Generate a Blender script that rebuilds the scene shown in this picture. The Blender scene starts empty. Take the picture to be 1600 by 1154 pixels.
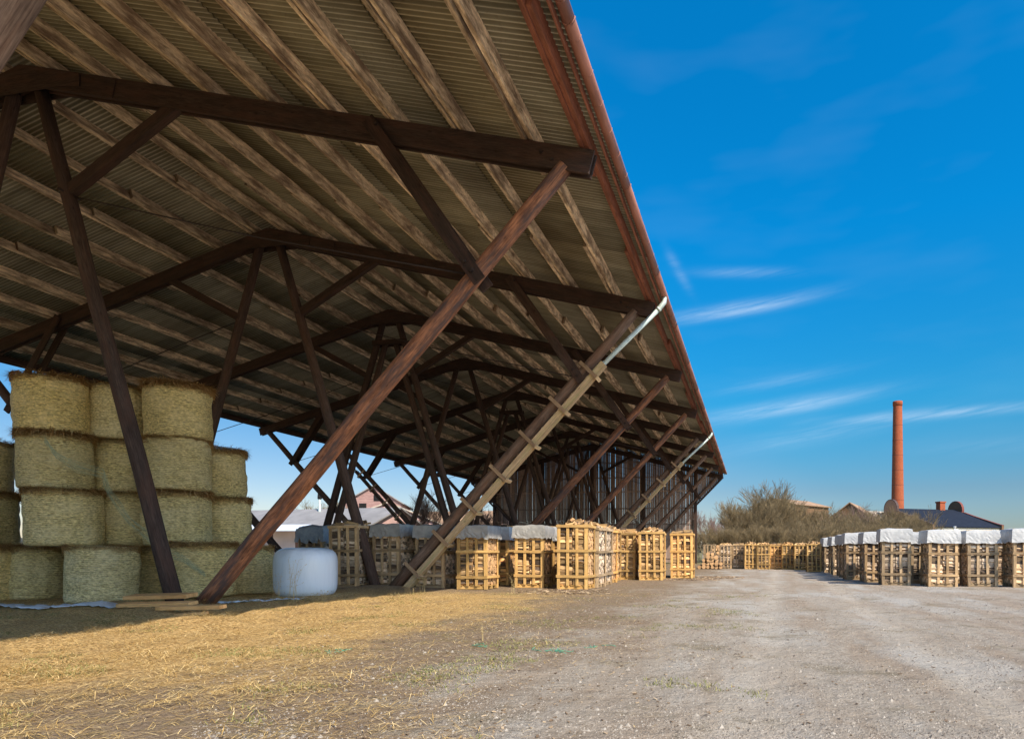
import bpy, math, random
from mathutils import Vector, Matrix, noise
import numpy as np
R = math.radians
random.seed(7)
scene = bpy.context.scene
col = scene.collection

# ------------------------------------------------------------------ camera
cam = bpy.data.objects.new('camera', bpy.data.cameras.new('camera'))
col.objects.link(cam)
scene.camera = cam
cam.location = (0, 0, 1.12)
cam.rotation_euler = (R(90), 0, 0.194)
cam.data.sensor_width = 36.0
cam.data.lens = 36.0 * 1000 / 1600
cam.data.shift_x = (800 - 980) / 1600
cam.data.shift_y = (860.4 - 577) / 1600
cam.data.clip_start = 0.05
cam.data.clip_end = 6000
scene.render.resolution_x = 1024
scene.render.resolution_y = 738

# ------------------------------------------------------------------ light
SUN = Vector((0.80, -0.72, 1.0)).normalized()
SUN_EL = math.asin(SUN.z)
SUN_ROT = math.atan2(SUN.x, SUN.y)
sl = bpy.data.lights.new('sun', 'SUN')
sl.energy = 3.6
sl.angle = R(0.53)
sl.color = (1.0, 0.89, 0.74)
so = bpy.data.objects.new('sun', sl)
col.objects.link(so)
so.rotation_euler = SUN.to_track_quat('Z', 'Y').to_euler()
scene.view_settings.view_transform = 'Standard'
scene.view_settings.look = 'None'
scene.view_settings.exposure = 0.84
scene.cycles.max_bounces = 10
scene.cycles.diffuse_bounces = 7
scene.view_settings.gamma = 1.0

world = bpy.data.worlds.new('World')
scene.world = world
world.use_nodes = True
wn = world.node_tree
for n in list(wn.nodes): wn.nodes.remove(n)
class NT:
    def __init__(s, tree): s.t = tree
    def n(s, typ, **kw):
        nd = s.t.nodes.new(typ)
        ins = kw.pop('ins', {})
        for k, v in kw.items(): setattr(nd, k, v)
        for k, v in ins.items():
            if isinstance(v, bpy.types.NodeSocket): s.t.links.new(v, nd.inputs[k])
            else: nd.inputs[k].default_value = v
        return nd
    def math(s, op, a, b=0.0, c=0.0, clamp=False):
        return s.n('ShaderNodeMath', operation=op, use_clamp=clamp, ins={0: a, 1: b, 2: c}).outputs[0]
    def mix(s, fac, a, b, blend='MIX'):
        nd = s.n('ShaderNodeMix', data_type='RGBA', blend_type=blend)
        for k, v in ((0, fac), (6, a), (7, b)):
            if isinstance(v, bpy.types.NodeSocket): s.t.links.new(v, nd.inputs[k])
            else: nd.inputs[k].default_value = (tuple(v) + (1,))[:4] if k > 0 else v
        return nd.outputs[2]
    def ramp(s, fac, stops):
        nd = s.n('ShaderNodeValToRGB', ins={0: fac})
        cr = nd.color_ramp
        while len(cr.elements) < len(stops): cr.elements.new(0.5)
        for e, (p, c) in zip(cr.elements, stops):
            e.position = p
            e.color = (c, c, c, 1) if not hasattr(c, '__len__') else tuple(c) + (1,)
        return nd.outputs[0]
    def noise(s, vec, scale, detail=4, rough=0.55, out=0):
        return s.n('ShaderNodeTexNoise', ins={'Vector': vec, 'Scale': scale, 'Detail': detail, 'Roughness': rough}).outputs[out]
    def mapping(s, vec, scale=(1, 1, 1), loc=(0, 0, 0)):
        return s.n('ShaderNodeMapping', ins={'Vector': vec, 'Scale': scale, 'Location': loc}).outputs[0]

W = NT(wn)
sky = W.n('ShaderNodeTexSky', sky_type='NISHITA', sun_disc=False, sun_elevation=SUN_EL, sun_rotation=SUN_ROT,
          air_density=1.0, dust_density=0.6, ozone_density=2.2)
tc = W.n('ShaderNodeTexCoord')
sep = W.n('ShaderNodeSeparateXYZ', ins={0: tc.outputs['Generated']})
az = W.math('ARCTAN2', sep.outputs[0], sep.outputs[1])          # radians from +Y towards +X
hor = W.math('SQRT', W.math('ADD', W.math('MULTIPLY', sep.outputs[0], sep.outputs[0]), W.math('MULTIPLY', sep.outputs[1], sep.outputs[1])))
el = W.math('ARCTAN2', sep.outputs[2], hor)
hs = W.n('ShaderNodeHueSaturation', ins={'Saturation': 1.34, 'Color': sky.outputs[0]}).outputs[0]
elr = W.math('MULTIPLY', el, 1 / 0.9, clamp=True)
# the sky is deepest at right angles to the sun and paler towards and away from it
sdot = W.n('ShaderNodeVectorMath', operation='DOT_PRODUCT', ins={0: tc.outputs['Generated'], 1: tuple(SUN)}).outputs['Value']
perp = W.ramp(elr, [(0.0, (0.29, 0.30, 0.38)), (0.10, (0.24, 0.31, 0.37)), (0.24, (0.12, 0.50, 0.54)), (0.50, (0.02, 0.70, 0.78)), (0.80, (0.015, 0.80, 0.86)), (1.0, (0.05, 0.7, 0.95))])
anti = W.ramp(elr, [(0.0, (0.48, 0.42, 0.44)), (0.2, (0.42, 0.40, 0.43)), (0.6, (0.5, 0.8, 0.9)), (1.0, (0.9, 0.95, 1.0))])
mv = W.mix(W.n('ShaderNodeMapRange', ins={0: sdot, 1: -0.35, 2: -0.70}).outputs[0], perp, anti)
deep = W.mix(W.n('ShaderNodeMapRange', ins={0: sdot, 1: 0.20, 2: 0.60}).outputs[0], mv, (1.05, 1.0, 0.95))
hs = W.mix(1.0, hs, deep, 'MULTIPLY')
# wisps of cirrus
comb = W.n('ShaderNodeCombineXYZ', ins={0: az, 1: el, 2: 0.0}).outputs[0]
comb2 = W.n('ShaderNodeCombineXYZ', ins={0: az, 1: W.math('SUBTRACT', el, W.math('MULTIPLY', az, 0.16)), 2: 0.0}).outputs[0]
nz = W.noise(W.mapping(comb2, (5.0, 70.0, 1.0)), 1.0, 9, 0.72)
nz2 = W.noise(W.mapping(comb, (2.5, 9.0, 1.0)), 1.6, 3, 0.5)
def wisp(a0, e0, la, le, slope, amp):
    da = W.math('SUBTRACT', az, a0)
    de = W.math('SUBTRACT', W.math('SUBTRACT', el, e0), W.math('MULTIPLY', da, slope))
    q = W.math('ADD', W.math('POWER', W.math('ABSOLUTE', W.math('DIVIDE', da, la)), 2.0), W.math('POWER', W.math('ABSOLUTE', W.math('DIVIDE', de, le)), 2.0))
    return W.math('MULTIPLY', W.math('EXPONENT', W.math('MULTIPLY', q, -1.0)), amp)
def azel(x, y):
    a = (x - 980) / 1000; b = (860.4 - y) / 1000
    return math.atan(a) - 0.194, math.atan(b / math.hypot(a, 1))
tot = None
for (x0, y0, x1, y1, th, amp) in [(1060, 497, 1245, 466, 9, 1.0), (1095, 425, 1230, 425, 7, 0.35), (1110, 655, 1330, 618, 11, 0.95), (1150, 700, 1400, 655, 14, 0.35),
                                 (1340, 655, 1640, 630, 7, 0.75), (1045, 400, 1075, 445, 12, 0.3), (1130, 610, 1300, 580, 10, 0.25), (1440, 700, 1640, 690, 12, 0.15)]:
    a0, e0 = azel(x0, y0); a1, e1 = azel(x1, y1)
    w = wisp((a0 + a1) / 2, (e0 + e1) / 2, abs(a1 - a0) * 0.55, th / 1100, (e1 - e0) / (a1 - a0), amp)
    tot = w if tot is None else W.math('ADD', tot, w)
cl = W.math('MULTIPLY', tot, W.ramp(nz, [(0.34, 0.12), (0.62, 1.0)]), clamp=True)
cl = W.math('MULTIPLY', cl, 0.6, clamp=True)
veil = W.math('MULTIPLY', W.ramp(nz2, [(0.50, 0.0), (0.8, 1.0)]), 0.035)
cl = W.math('ADD', cl, veil, clamp=True)
skyc = W.mix(cl, hs, (2.4, 3.1, 3.9))
bg = W.n('ShaderNodeBackground', ins={'Color': skyc, 'Strength': 0.15})
wo = W.n('ShaderNodeOutputWorld', ins={0: bg.outputs[0]})

# ------------------------------------------------------------------ materials
def new_mat(name):
    m = bpy.data.materials.new(name); m.use_nodes = True
    t = m.node_tree
    for n in list(t.nodes): t.nodes.remove(n)
    N = NT(t)
    N.bsdf = N.n('ShaderNodeBsdfPrincipled')
    N.n('ShaderNodeOutputMaterial', ins={0: N.bsdf.outputs[0]})
    return m, N
def finish(N, color, rough=0.8, bump=None, bs=0.3, bd=0.01, spec=0.3, metal=0.0):
    t = N.t
    def s(k, v):
        if isinstance(v, bpy.types.NodeSocket): t.links.new(v, N.bsdf.inputs[k])
        else: N.bsdf.inputs[k].default_value = (tuple(v) + (1,))[:4] if hasattr(v, '__len__') else v
    s('Base Color', color); s('Roughness', rough); s('Specular IOR Level', spec); s('Metallic', metal)
    if bump is not None:
        b = N.n('ShaderNodeBump', ins={'Height': bump, 'Strength': bs, 'Distance': bd})
        s('Normal', b.outputs[0])
def wood(name, dark, mid, light, su=1.6, sv=26.0, vary=0.35, rough=0.85, bd=0.006, stain=None, stain_amt=0.5, spec=0.2, blot=0.25, tint=0.0):
    m, N = new_mat(name)
    uv = N.n('ShaderNodeUVMap', uv_map='UVMap').outputs[0]
    rnd = N.n('ShaderNodeAttribute', attribute_name='rnd').outputs['Fac']
    g = N.noise(N.mapping(uv, (su, sv, 1)), 1.0, 6, 0.65)
    fine = N.noise(N.mapping(uv, (su * 4, sv * 5, 1)), 1.0, 3, 0.6)
    c = N.ramp(g, [(0.30, dark), (0.52, mid), (0.74, light)])
    c = N.mix(0.45, c, N.ramp(fine, [(0.3, tuple(x * 0.55 for x in mid)), (0.65, tuple(min(1, x * 1.2) for x in light))]))
    v = N.math('MAXIMUM', N.math('MULTIPLY_ADD', rnd, vary * 2, 1 - vary), 0.08)
    vv = N.n('ShaderNodeCombineXYZ', ins={0: v, 1: v, 2: v}).outputs[0]
    c = N.mix(1.0, c, vv, 'MULTIPLY')
    bl = N.noise(N.mapping(uv, (1.7, 6.0, 1)), 1.0, 6, 0.7)
    c = N.mix(blot, c, N.mix(1.0, c, N.ramp(bl, [(0.38, (0.30, 0.26, 0.23)), (0.56, (1.25, 1.2, 1.15))]), 'MULTIPLY'))
    kn = N.n('ShaderNodeTexVoronoi', ins={'Vector': N.mapping(uv, (3.0, 9.0, 1)), 'Scale': 1.0}).outputs['Distance']
    c = N.mix(N.math('MULTIPLY', N.ramp(kn, [(0.06, 1.0), (0.16, 0.0)]), 0.6), c, tuple(x * 0.4 for x in dark))
    if tint:
        oi = N.n('ShaderNodeObjectInfo').outputs['Random']
        c = N.mix(1.0, c, N.ramp(oi, [(0.0, (1 - tint, 1 - tint, 1 - tint)), (0.5, (1, 1, 1)), (1.0, (1 + tint * .3, 1 - tint * .15, 1 - tint * .8))]), 'MULTIPLY')
    if stain:
        sm = N.noise(N.mapping(uv, (0.9, 5.0, 1)), 1.3, 5, 0.6)
        c = N.mix(N.math('MULTIPLY', N.ramp(sm, [(0.45, 0.0), (0.62, 1.0)]), stain_amt), c, stain)
    finish(N, c, rough, g, 0.7, bd, spec)
    return m
M = {}
M['purlin'] = wood('purlin_wood', (0.25, 0.16, 0.105), (0.68, 0.51, 0.36), (0.92, 0.77, 0.59), 2.2, 12, 0.30, stain=(0.13, 0.075, 0.05), stain_amt=0.7, blot=0.75)
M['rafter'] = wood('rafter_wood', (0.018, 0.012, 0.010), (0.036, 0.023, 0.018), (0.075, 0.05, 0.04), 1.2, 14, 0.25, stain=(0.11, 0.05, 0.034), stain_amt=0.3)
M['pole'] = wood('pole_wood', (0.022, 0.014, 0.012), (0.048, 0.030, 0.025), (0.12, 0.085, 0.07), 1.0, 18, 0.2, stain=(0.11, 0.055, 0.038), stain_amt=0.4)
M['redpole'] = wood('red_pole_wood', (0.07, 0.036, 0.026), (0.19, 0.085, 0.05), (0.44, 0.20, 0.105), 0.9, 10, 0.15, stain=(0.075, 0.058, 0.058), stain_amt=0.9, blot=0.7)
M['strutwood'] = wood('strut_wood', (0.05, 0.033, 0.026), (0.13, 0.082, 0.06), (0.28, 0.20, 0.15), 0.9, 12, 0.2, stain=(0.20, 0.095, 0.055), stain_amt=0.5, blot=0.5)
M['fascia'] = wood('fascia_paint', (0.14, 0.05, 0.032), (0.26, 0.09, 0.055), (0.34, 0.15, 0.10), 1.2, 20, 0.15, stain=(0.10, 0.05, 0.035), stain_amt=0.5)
M['board'] = wood('gable_board_wood', (0.14, 0.095, 0.078), (0.27, 0.19, 0.155), (0.40, 0.30, 0.25), 0.8, 18, 0.4)
M['casing'] = wood('casing_wood', (0.28, 0.17, 0.09), (0.54, 0.37, 0.21), (0.78, 0.59, 0.38), 1.0, 24, 0.25, stain=(0.36, 0.36, 0.13), stain_amt=0.4)
M['strap'] = wood('strap_wood', (0.16, 0.09, 0.05), (0.30, 0.19, 0.11), (0.45, 0.32, 0.20), 1.0, 20, 0.25)
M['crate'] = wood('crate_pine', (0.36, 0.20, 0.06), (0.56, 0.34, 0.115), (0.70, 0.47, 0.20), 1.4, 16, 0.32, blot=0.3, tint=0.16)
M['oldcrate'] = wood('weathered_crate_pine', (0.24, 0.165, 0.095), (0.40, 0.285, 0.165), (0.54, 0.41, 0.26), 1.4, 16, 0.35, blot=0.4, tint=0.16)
M['log'] = wood('split_firewood', (0.28, 0.145, 0.055), (0.54, 0.34, 0.15), (0.80, 0.58, 0.32), 1.4, 9, 0.62, bd=0.01, tint=0.3)
M['oldlog'] = wood('seasoned_firewood', (0.30, 0.19, 0.12), (0.56, 0.42, 0.29), (0.80, 0.68, 0.52), 1.4, 9, 0.65, bd=0.01, tint=0.3)
M['bark'] = wood('bark', (0.05, 0.035, 0.025), (0.12, 0.085, 0.06), (0.20, 0.15, 0.11), 3, 20, 0.4, bd=0.02)
M['endgrain'] = wood('log_end_wood', (0.38, 0.20, 0.085), (0.55, 0.32, 0.15), (0.70, 0.47, 0.26), 9, 9, 0.3)
M['plank'] = wood('plank_wood', (0.42, 0.19, 0.06), (0.68, 0.36, 0.13), (0.82, 0.52, 0.24), 1.0, 20, 0.25)

def simple(name, color, rough=0.6, scale=4.0, var=0.25, spec=0.3, metal=0.0, bd=0.0, stretch=(1, 1, 1)):
    m, N = new_mat(name)
    tc = N.n('ShaderNodeTexCoord').outputs['Object']
    g = N.noise(N.mapping(tc, stretch), scale, 6, 0.6)
    c = N.ramp(g, [(0.28, tuple(x * (1 - var) for x in color)), (0.72, tuple(min(1, x * (1 + var)) for x in color))])
    finish(N, c, rough, g, 0.5, bd or 0.002, spec, metal)
    return m
M['steel'] = simple('dark_iron', (0.03, 0.02, 0.018), 0.6)
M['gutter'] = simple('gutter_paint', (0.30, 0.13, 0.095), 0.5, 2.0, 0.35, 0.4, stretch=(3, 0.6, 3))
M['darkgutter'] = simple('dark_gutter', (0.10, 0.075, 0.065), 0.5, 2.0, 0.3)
M['pipe'] = simple('galvanised_pipe', (0.46, 0.54, 0.50), 0.45, 5.0, 0.22, 0.5, 0.2)
M['concrete'] = simple('concrete', (0.34, 0.31, 0.27), 0.9, 6.0, 0.25, bd=0.01)
M['film'] = simple('white_film', (0.62, 0.68, 0.74), 0.4, 3.0, 0.12)
M['weed'] = simple('dry_weed', (0.50, 0.38, 0.18), 0.9)
M['net'] = simple('green_net', (0.08, 0.30, 0.20), 0.7)
M['palenet'] = simple('pale_green_net', (0.36, 0.40, 0.26), 0.7)
M['straw'] = None
M['dark'] = simple('dark_opening', (0.01, 0.01, 0.01), 0.9)

def roof_sheet_mat():
    m, N = new_mat('weathered_corrugated_sheet')
    tc = N.n('ShaderNodeTexCoord').outputs['Object']
    rnd = N.n('ShaderNodeAttribute', attribute_name='rnd').outputs['Fac']
    g = N.noise(N.mapping(tc, (0.6, 5.0, 0.6)), 1.0, 6, 0.65)
    big = N.noise(tc, 0.35, 3, 0.6)
    c = N.ramp(g, [(0.3, (0.30, 0.285, 0.21)), (0.5, (0.52, 0.495, 0.385)), (0.72, (0.68, 0.65, 0.53))])
    c = N.mix(N.math('MULTIPLY', N.ramp(big, [(0.45, 0.0), (0.7, 1.0)]), 0.5), c, (0.30, 0.22, 0.15))
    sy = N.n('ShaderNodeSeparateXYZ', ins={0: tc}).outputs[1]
    wave_shade = N.math('SINE', N.math('MULTIPLY', N.math('ADD', sy, 3.6), 2 * math.pi / 0.105))
    c = N.mix(N.math('MULTIPLY', N.ramp(N.math('MULTIPLY_ADD', wave_shade, 0.5, 0.5), [(0.35, 0.0), (0.9, 1.0)]), N.math('MULTIPLY_ADD', big, 0.5, 0.5)), c, (0.085, 0.075, 0.045))  # shading of each corrugation put into the colour as dark stripes
    sp = N.noise(tc, 14.0, 4, 0.7)
    c = N.mix(N.math('MULTIPLY', N.ramp(sp, [(0.56, 0.0), (0.70, 1.0)]), 0.45), c, (0.13, 0.10, 0.07))
    v = N.math('MULTIPLY_ADD', rnd, 0.5, 0.75)
    c = N.mix(1.0, c, N.n('ShaderNodeCombineXYZ', ins={0: v, 1: v, 2: v}).outputs[0], 'MULTIPLY')
    finish(N, c, 0.85, g, 0.3, 0.003, 0.2)
    return m
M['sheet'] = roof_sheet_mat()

def bale_mat():
    m, N = new_mat('net_wrapped_straw')
    uv = N.n('ShaderNodeUVMap', uv_map='UVMap').outputs[0]
    tc = N.n('ShaderNodeTexCoord').outputs['Object']
    oi = N.n('ShaderNodeObjectInfo').outputs['Random']
    off = N.n('ShaderNodeVectorMath', operation='ADD', ins={0: uv, 1: N.n('ShaderNodeCombineXYZ', ins={0: N.math('MULTIPLY', oi, 37.0), 1: 0.0, 2: 0.0}).outputs[0]}).outputs[0]
    g = N.noise(N.mapping(off, (7, 24, 1)), 1.0, 3, 0.6)
    g2 = N.noise(N.mapping(off, (17, 44, 1)), 1.0, 2, 0.6)
    big = N.noise(N.mapping(off, (1.0, 1.6, 1)), 1.4, 3, 0.5)
    mid = N.noise(N.mapping(off, (3.0, 5.0, 1)), 2.2, 5, 0.65)
    c = N.ramp(g, [(0.36, (0.20, 0.145, 0.045)), (0.5, (0.62, 0.50, 0.20)), (0.64, (0.90, 0.78, 0.42))])
    c = N.mix(0.5, c, N.ramp(g2, [(0.38, (0.14, 0.10, 0.03)), (0.60, (0.95, 0.84, 0.48))]))
    c = N.mix(N.math('MULTIPLY', N.ramp(big, [(0.42, 0.0), (0.66, 1.0)]), 0.45), c, (0.78, 0.70, 0.46))
    c = N.mix(N.math('MULTIPLY', N.ramp(mid, [(0.52, 0.0), (0.64, 1.0)]), 0.6), c, (0.33, 0.25, 0.09))
    sx = N.n('ShaderNodeSeparateXYZ', ins={0: off})
    lines = N.math('SINE', N.math('MULTIPLY', sx.outputs[1], 150.0))
    c = N.mix(N.math('MULTIPLY', N.ramp(lines, [(0.55, 0.0), (0.95, 1.0)]), 0.35), c, (0.86, 0.82, 0.62))
    c = N.mix(1.0, c, N.ramp(oi, [(0.0, (0.92, 0.88, 0.76)), (0.35, (1.12, 1.02, 0.80)), (0.7, (1.10, 1.06, 0.98)), (1.0, (1.2, 1.05, 0.74))]), 'MULTIPLY')
    h = N.math('ADD', N.math('ADD', g, g2), N.math('MULTIPLY', mid, 1.5))
    finish(N, c, 0.55, h, 1.0, 0.045, 0.5)
    return m
M['bale'] = bale_mat()
def straw_mat(name, a, b, c3):
    m, N = new_mat(name)
    rnd = N.n('ShaderNodeAttribute', attribute_name='rnd').outputs['Fac']
    c = N.ramp(rnd, [(0.0, a), (0.5, b), (1.0, c3)])
    finish(N, c, 0.7, spec=0.3)
    return m
M['straw'] = straw_mat('loose_straw', (0.30, 0.18, 0.05), (0.62, 0.42, 0.15), (0.90, 0.70, 0.36))
M['fringe'] = straw_mat('bale_edge_straw', (0.22, 0.12, 0.04), (0.46, 0.27, 0.10), (0.70, 0.50, 0.23))
M['grass'] = straw_mat('short_grass', (0.10, 0.12, 0.03), (0.20, 0.21, 0.06), (0.38, 0.32, 0.12))
M['stone'] = straw_mat('gravel', (0.12, 0.10, 0.08), (0.25, 0.215, 0.175), (0.38, 0.34, 0.285))
M['chip'] = straw_mat('wood_chips', (0.10, 0.065, 0.04), (0.26, 0.18, 0.11), (0.56, 0.43, 0.28))

def wrap_mat():
    m, N = new_mat('white_bale_wrap')
    tc = N.n('ShaderNodeTexCoord').outputs['Object']
    g = N.noise(N.mapping(tc, (2.2, 2.2, 0.5)), 1.0, 4, 0.55)
    w = N.noise(N.mapping(tc, (2, 2, 6)), 2.0, 5, 0.6)
    c = N.ramp(g, [(0.35, (0.56, 0.64, 0.72)), (0.65, (0.74, 0.80, 0.86))])
    st = N.noise(N.mapping(tc, (9, 9, 0.4)), 1.5, 3, 0.6)
    finish(N, c, 0.24, N.math('ADD', N.math('MULTIPLY', g, 1.5), N.math('MULTIPLY', st, 0.25)), 0.6, 0.04, 0.5)
    return m
M['wrap'] = wrap_mat()
def cover_mat(name, col_, tint):
    m, N = new_mat(name)
    tc = N.n('ShaderNodeTexCoord').outputs['Object']
    g = N.noise(tc, 5.0, 5, 0.6)
    c = N.ramp(g, [(0.3, tint), (0.7, col_)])
    finish(N, c, 0.55, N.noise(N.mapping(tc, (4, 4, 2)), 3.0, 3, 0.5), 0.25, 0.02, 0.3)
    return m
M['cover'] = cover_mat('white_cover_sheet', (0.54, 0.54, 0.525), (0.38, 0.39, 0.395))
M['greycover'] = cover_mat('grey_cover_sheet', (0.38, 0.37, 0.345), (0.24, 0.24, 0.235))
M['bluetarp'] = cover_mat('blue_grey_tarpaulin', (0.36, 0.40, 0.44), (0.22, 0.26, 0.31))

def brick_mat(name, c1, c2, mort, sc=1.0):
    m, N = new_mat(name)
    uv = N.n('ShaderNodeUVMap', uv_map='UVMap').outputs[0]
    b = N.n('ShaderNodeTexBrick', ins={'Vector': N.mapping(uv, (sc, sc, 1)), 'Color1': tuple(c1) + (1,), 'Color2': tuple(c2) + (1,), 'Mortar': tuple(mort) + (1,),
            'Scale': 1.0, 'Mortar Size': 0.012, 'Brick Width': 0.25, 'Row Height': 0.085})
    g = N.noise(uv, 0.8, 5, 0.65)
    c = N.mix(N.math('MULTIPLY', N.ramp(g, [(0.35, 0.0), (0.7, 1.0)]), 0.35), b.outputs[0], tuple(x * 0.6 for x in c1))
    finish(N, c, 0.9, b.outputs['Fac'], 0.4, -0.01, 0.2)
    return m
M['chimney'] = brick_mat('chimney_brick', (0.42, 0.092, 0.032), (0.31, 0.065, 0.025), (0.33, 0.15, 0.09))
M['brownbrick'] = brick_mat('brown_brick', (0.34, 0.19, 0.11), (0.28, 0.15, 0.085), (0.30, 0.23, 0.17))
M['bandred'] = simple('rusty_iron', (0.24, 0.07, 0.04), 0.8)
M['shedbrick'] = brick_mat('dull_brown_brick', (0.21, 0.115, 0.06), (0.17, 0.09, 0.045), (0.18, 0.13, 0.08))
M['slate'] = simple('dark_slate_roof', (0.020, 0.026, 0.040), 0.9, 1.5, 0.25, 0.1, stretch=(1, 1, 3))
M['render'] = simple('pale_plaster', (0.62, 0.58, 0.50), 0.9, 1.0, 0.12)
M['capred'] = simple('red_coping', (0.20, 0.065, 0.05), 0.8, 2.0, 0.2)
M['pinkwood'] = wood('faded_red_boards', (0.20, 0.11, 0.10), (0.31, 0.185, 0.165), (0.42, 0.28, 0.25), 0.4, 6, 0.2)
M['paleroof'] = simple('pale_roof', (0.50, 0.43, 0.34), 0.8, 0.8, 0.25)
M['brownroof'] = simple('brown_tile_roof', (0.36, 0.23, 0.14), 0.85, 0.8, 0.3)
M['greyroof'] = simple('grey_sheet_roof', (0.25, 0.24, 0.23), 0.7, 0.8, 0.2)
M['whiteroof'] = simple('white_sheet_roof', (0.62, 0.70, 0.78), 0.5, 0.8, 0.12)
M['redwall'] = simple('pale_red_wall', (0.55, 0.36, 0.32), 0.9, 0.8, 0.15)
M['palepink'] = simple('pale_pink_wall', (0.70, 0.60, 0.56), 0.9, 0.8, 0.12)
M['twig'] = simple('bare_twigs', (0.215, 0.16, 0.085), 0.9, 0.6, 0.4)
M['twigred'] = simple('reddish_twigs', (0.26, 0.17, 0.14), 0.9, 0.6, 0.3)
M['birch'] = simple('pale_birch_bark', (0.34, 0.30, 0.24), 0.8, 2.0, 0.3)
M['trunk'] = simple('grey_bark', (0.32, 0.28, 0.17), 0.9, 2.0, 0.3)
M['darkcap'] = simple('dark_coping', (0.09, 0.06, 0.055), 0.8)
M['paint'] = simple('white_paint', (0.75, 0.75, 0.74), 0.5)

# ------------------------------------------------------------------ mesh builder
class MB:
    def __init__(s): s.v = []; s.f = []; s.uv = []; s.r = []; s.mi = []; s.sm = []
    def face(s, idx, uvs, rnd, mi=0, smooth=False):
        s.f.append(tuple(idx)); s.uv.extend(uvs); s.r.append(rnd); s.mi.append(mi); s.sm.append(smooth)
    def quad(s, pts, rnd=None, mi=0, uvs=None):
        b = len(s.v); s.v += [tuple(p) for p in pts]
        if uvs is None: uvs = [(0, 0), (1, 0), (1, 1), (0, 1)][:len(pts)] if len(pts) <= 4 else [(p[0], p[2]) for p in pts]
        s.face(range(b, b + len(pts)), uvs, random.random() if rnd is None else rnd, mi)
    def beam(s, p0, p1, w, h, up=(0, 0, 1), mi=0, rnd=None, endd=0.0):
        p0 = Vector(p0); p1 = Vector(p1); d = p1 - p0; L = d.length
        if L < 1e-6: return
        d /= L; up = Vector(up); side = d.cross(up)
        if side.length < 1e-4: side = d.cross(Vector((1, 0, 0)))
        side.normalize(); u = side.cross(d).normalized()
        b = len(s.v); rnd = random.random() if rnd is None else rnd; vo = random.random() * 20; uo = random.random() * 20
        for p in (p0, p1):
            for a, c in ((-1, -1), (1, -1), (1, 1), (-1, 1)):
                s.v.append(tuple(p + side * a * w / 2 + u * c * h / 2))
        acc = vo
        for i in range(4):
            j = (i + 1) % 4; ww = w if i % 2 == 0 else h
            s.face((b + i, b + 4 + i, b + 4 + j, b + j), [(uo, acc), (uo + L, acc), (uo + L, acc + ww), (uo, acc + ww)], rnd, mi)
            acc += ww
        s.face((b, b + 1, b + 2, b + 3), [(uo, vo), (uo, vo + w), (uo + .03, vo + w), (uo + .03, vo)], rnd * .8 - 1.2 * (endd), mi)
        s.face((b + 7, b + 6, b + 5, b + 4), [(uo, vo), (uo, vo + w), (uo + .03, vo + w), (uo + .03, vo)], rnd * .8 - 1.2 * (endd), mi)
    def box(s, x0, x1, y0, y1, z0, z1, mi=0, rnd=None):
        dx, dy, dz = x1 - x0, y1 - y0, z1 - z0
        cx, cy, cz = (x0 + x1) / 2, (y0 + y1) / 2, (z0 + z1) / 2
        if dz >= dx and dz >= dy: s.beam((cx, cy, z0), (cx, cy, z1), dx, dy, (0, 1, 0), mi, rnd)
        elif dx >= dy: s.beam((x0, cy, cz), (x1, cy, cz), dy, dz, (0, 0, 1), mi, rnd)
        else: s.beam((cx, y0, cz), (cx, y1, cz), dx, dz, (0, 0, 1), mi, rnd)
    def tube(s, pts, rad, n=10, mi=0, rnd=None, cap=True, smooth=True, arc=None, capmi=None):
        pts = [Vector(p) for p in pts]; rnd = random.random() if rnd is None else rnd
        if not hasattr(rad, '__len__'): rad = [rad] * len(pts)
        vo = random.random() * 20; uo = random.random() * 20
        d = (pts[1] - pts[0]).normalized()
        ref = Vector((0, 0, 1)) if abs(d.z) < 0.9 else Vector((1, 0, 0))
        b = len(s.v); acc = uo; ua = []
        for i, p in enumerate(pts):
            if i: acc += (p - pts[i - 1]).length
            ua.append(acc)
            t = (pts[min(i + 1, len(pts) - 1)] - pts[max(i - 1, 0)])
            t = t.normalized() if t.length > 1e-9 else d
            x = ref.cross(t)
            x = x.normalized() if x.length > 1e-6 else Vector((1, 0, 0))
            y = t.cross(x)
            for k in range(n):
                a = 2 * math.pi * k / n
                s.v.append(tuple(p + (x * math.cos(a) + y * math.sin(a)) * rad[i]))
        for i in range(len(pts) - 1):
            for k in range(n):
                k2 = (k + 1) % n
                c0 = 2 * math.pi * rad[0] / n
                s.face((b + i * n + k, b + i * n + k2, b + (i + 1) * n + k2, b + (i + 1) * n + k),
                       [(ua[i], vo + c0 * k), (ua[i], vo + c0 * (k + 1)), (ua[i + 1], vo + c0 * (k + 1)), (ua[i + 1], vo + c0 * k)], rnd, mi, smooth)
        if cap:
            cm = mi if capmi is None else capmi
            cuv = [(uo + rad[0] * math.cos(2 * math.pi * k / n), vo + rad[0] * math.sin(2 * math.pi * k / n)) for k in range(n)]
            s.face([b + k for k in range(n)][::-1], cuv[::-1], rnd, cm)
            e = b + (len(pts) - 1) * n
            s.face([e + k for k in range(n)], cuv, rnd, cm)
    def pole(s, p0, p1, r0, r1, n=12, seg=8, wob=0.012, mi=0, rnd=None):
        p0 = Vector(p0); p1 = Vector(p1); pts = []; rr = []
        for i in range(seg + 1):
            t = i / seg
            w = Vector((random.uniform(-wob, wob), random.uniform(-wob, wob), random.uniform(-wob, wob))) if 0 < i < seg else Vector()
            pts.append(p0.lerp(p1, t) + w); rr.append((r0 + (r1 - r0) * t) * random.uniform(0.97, 1.03))
        s.tube(pts, rr, n, mi, rnd)
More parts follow.
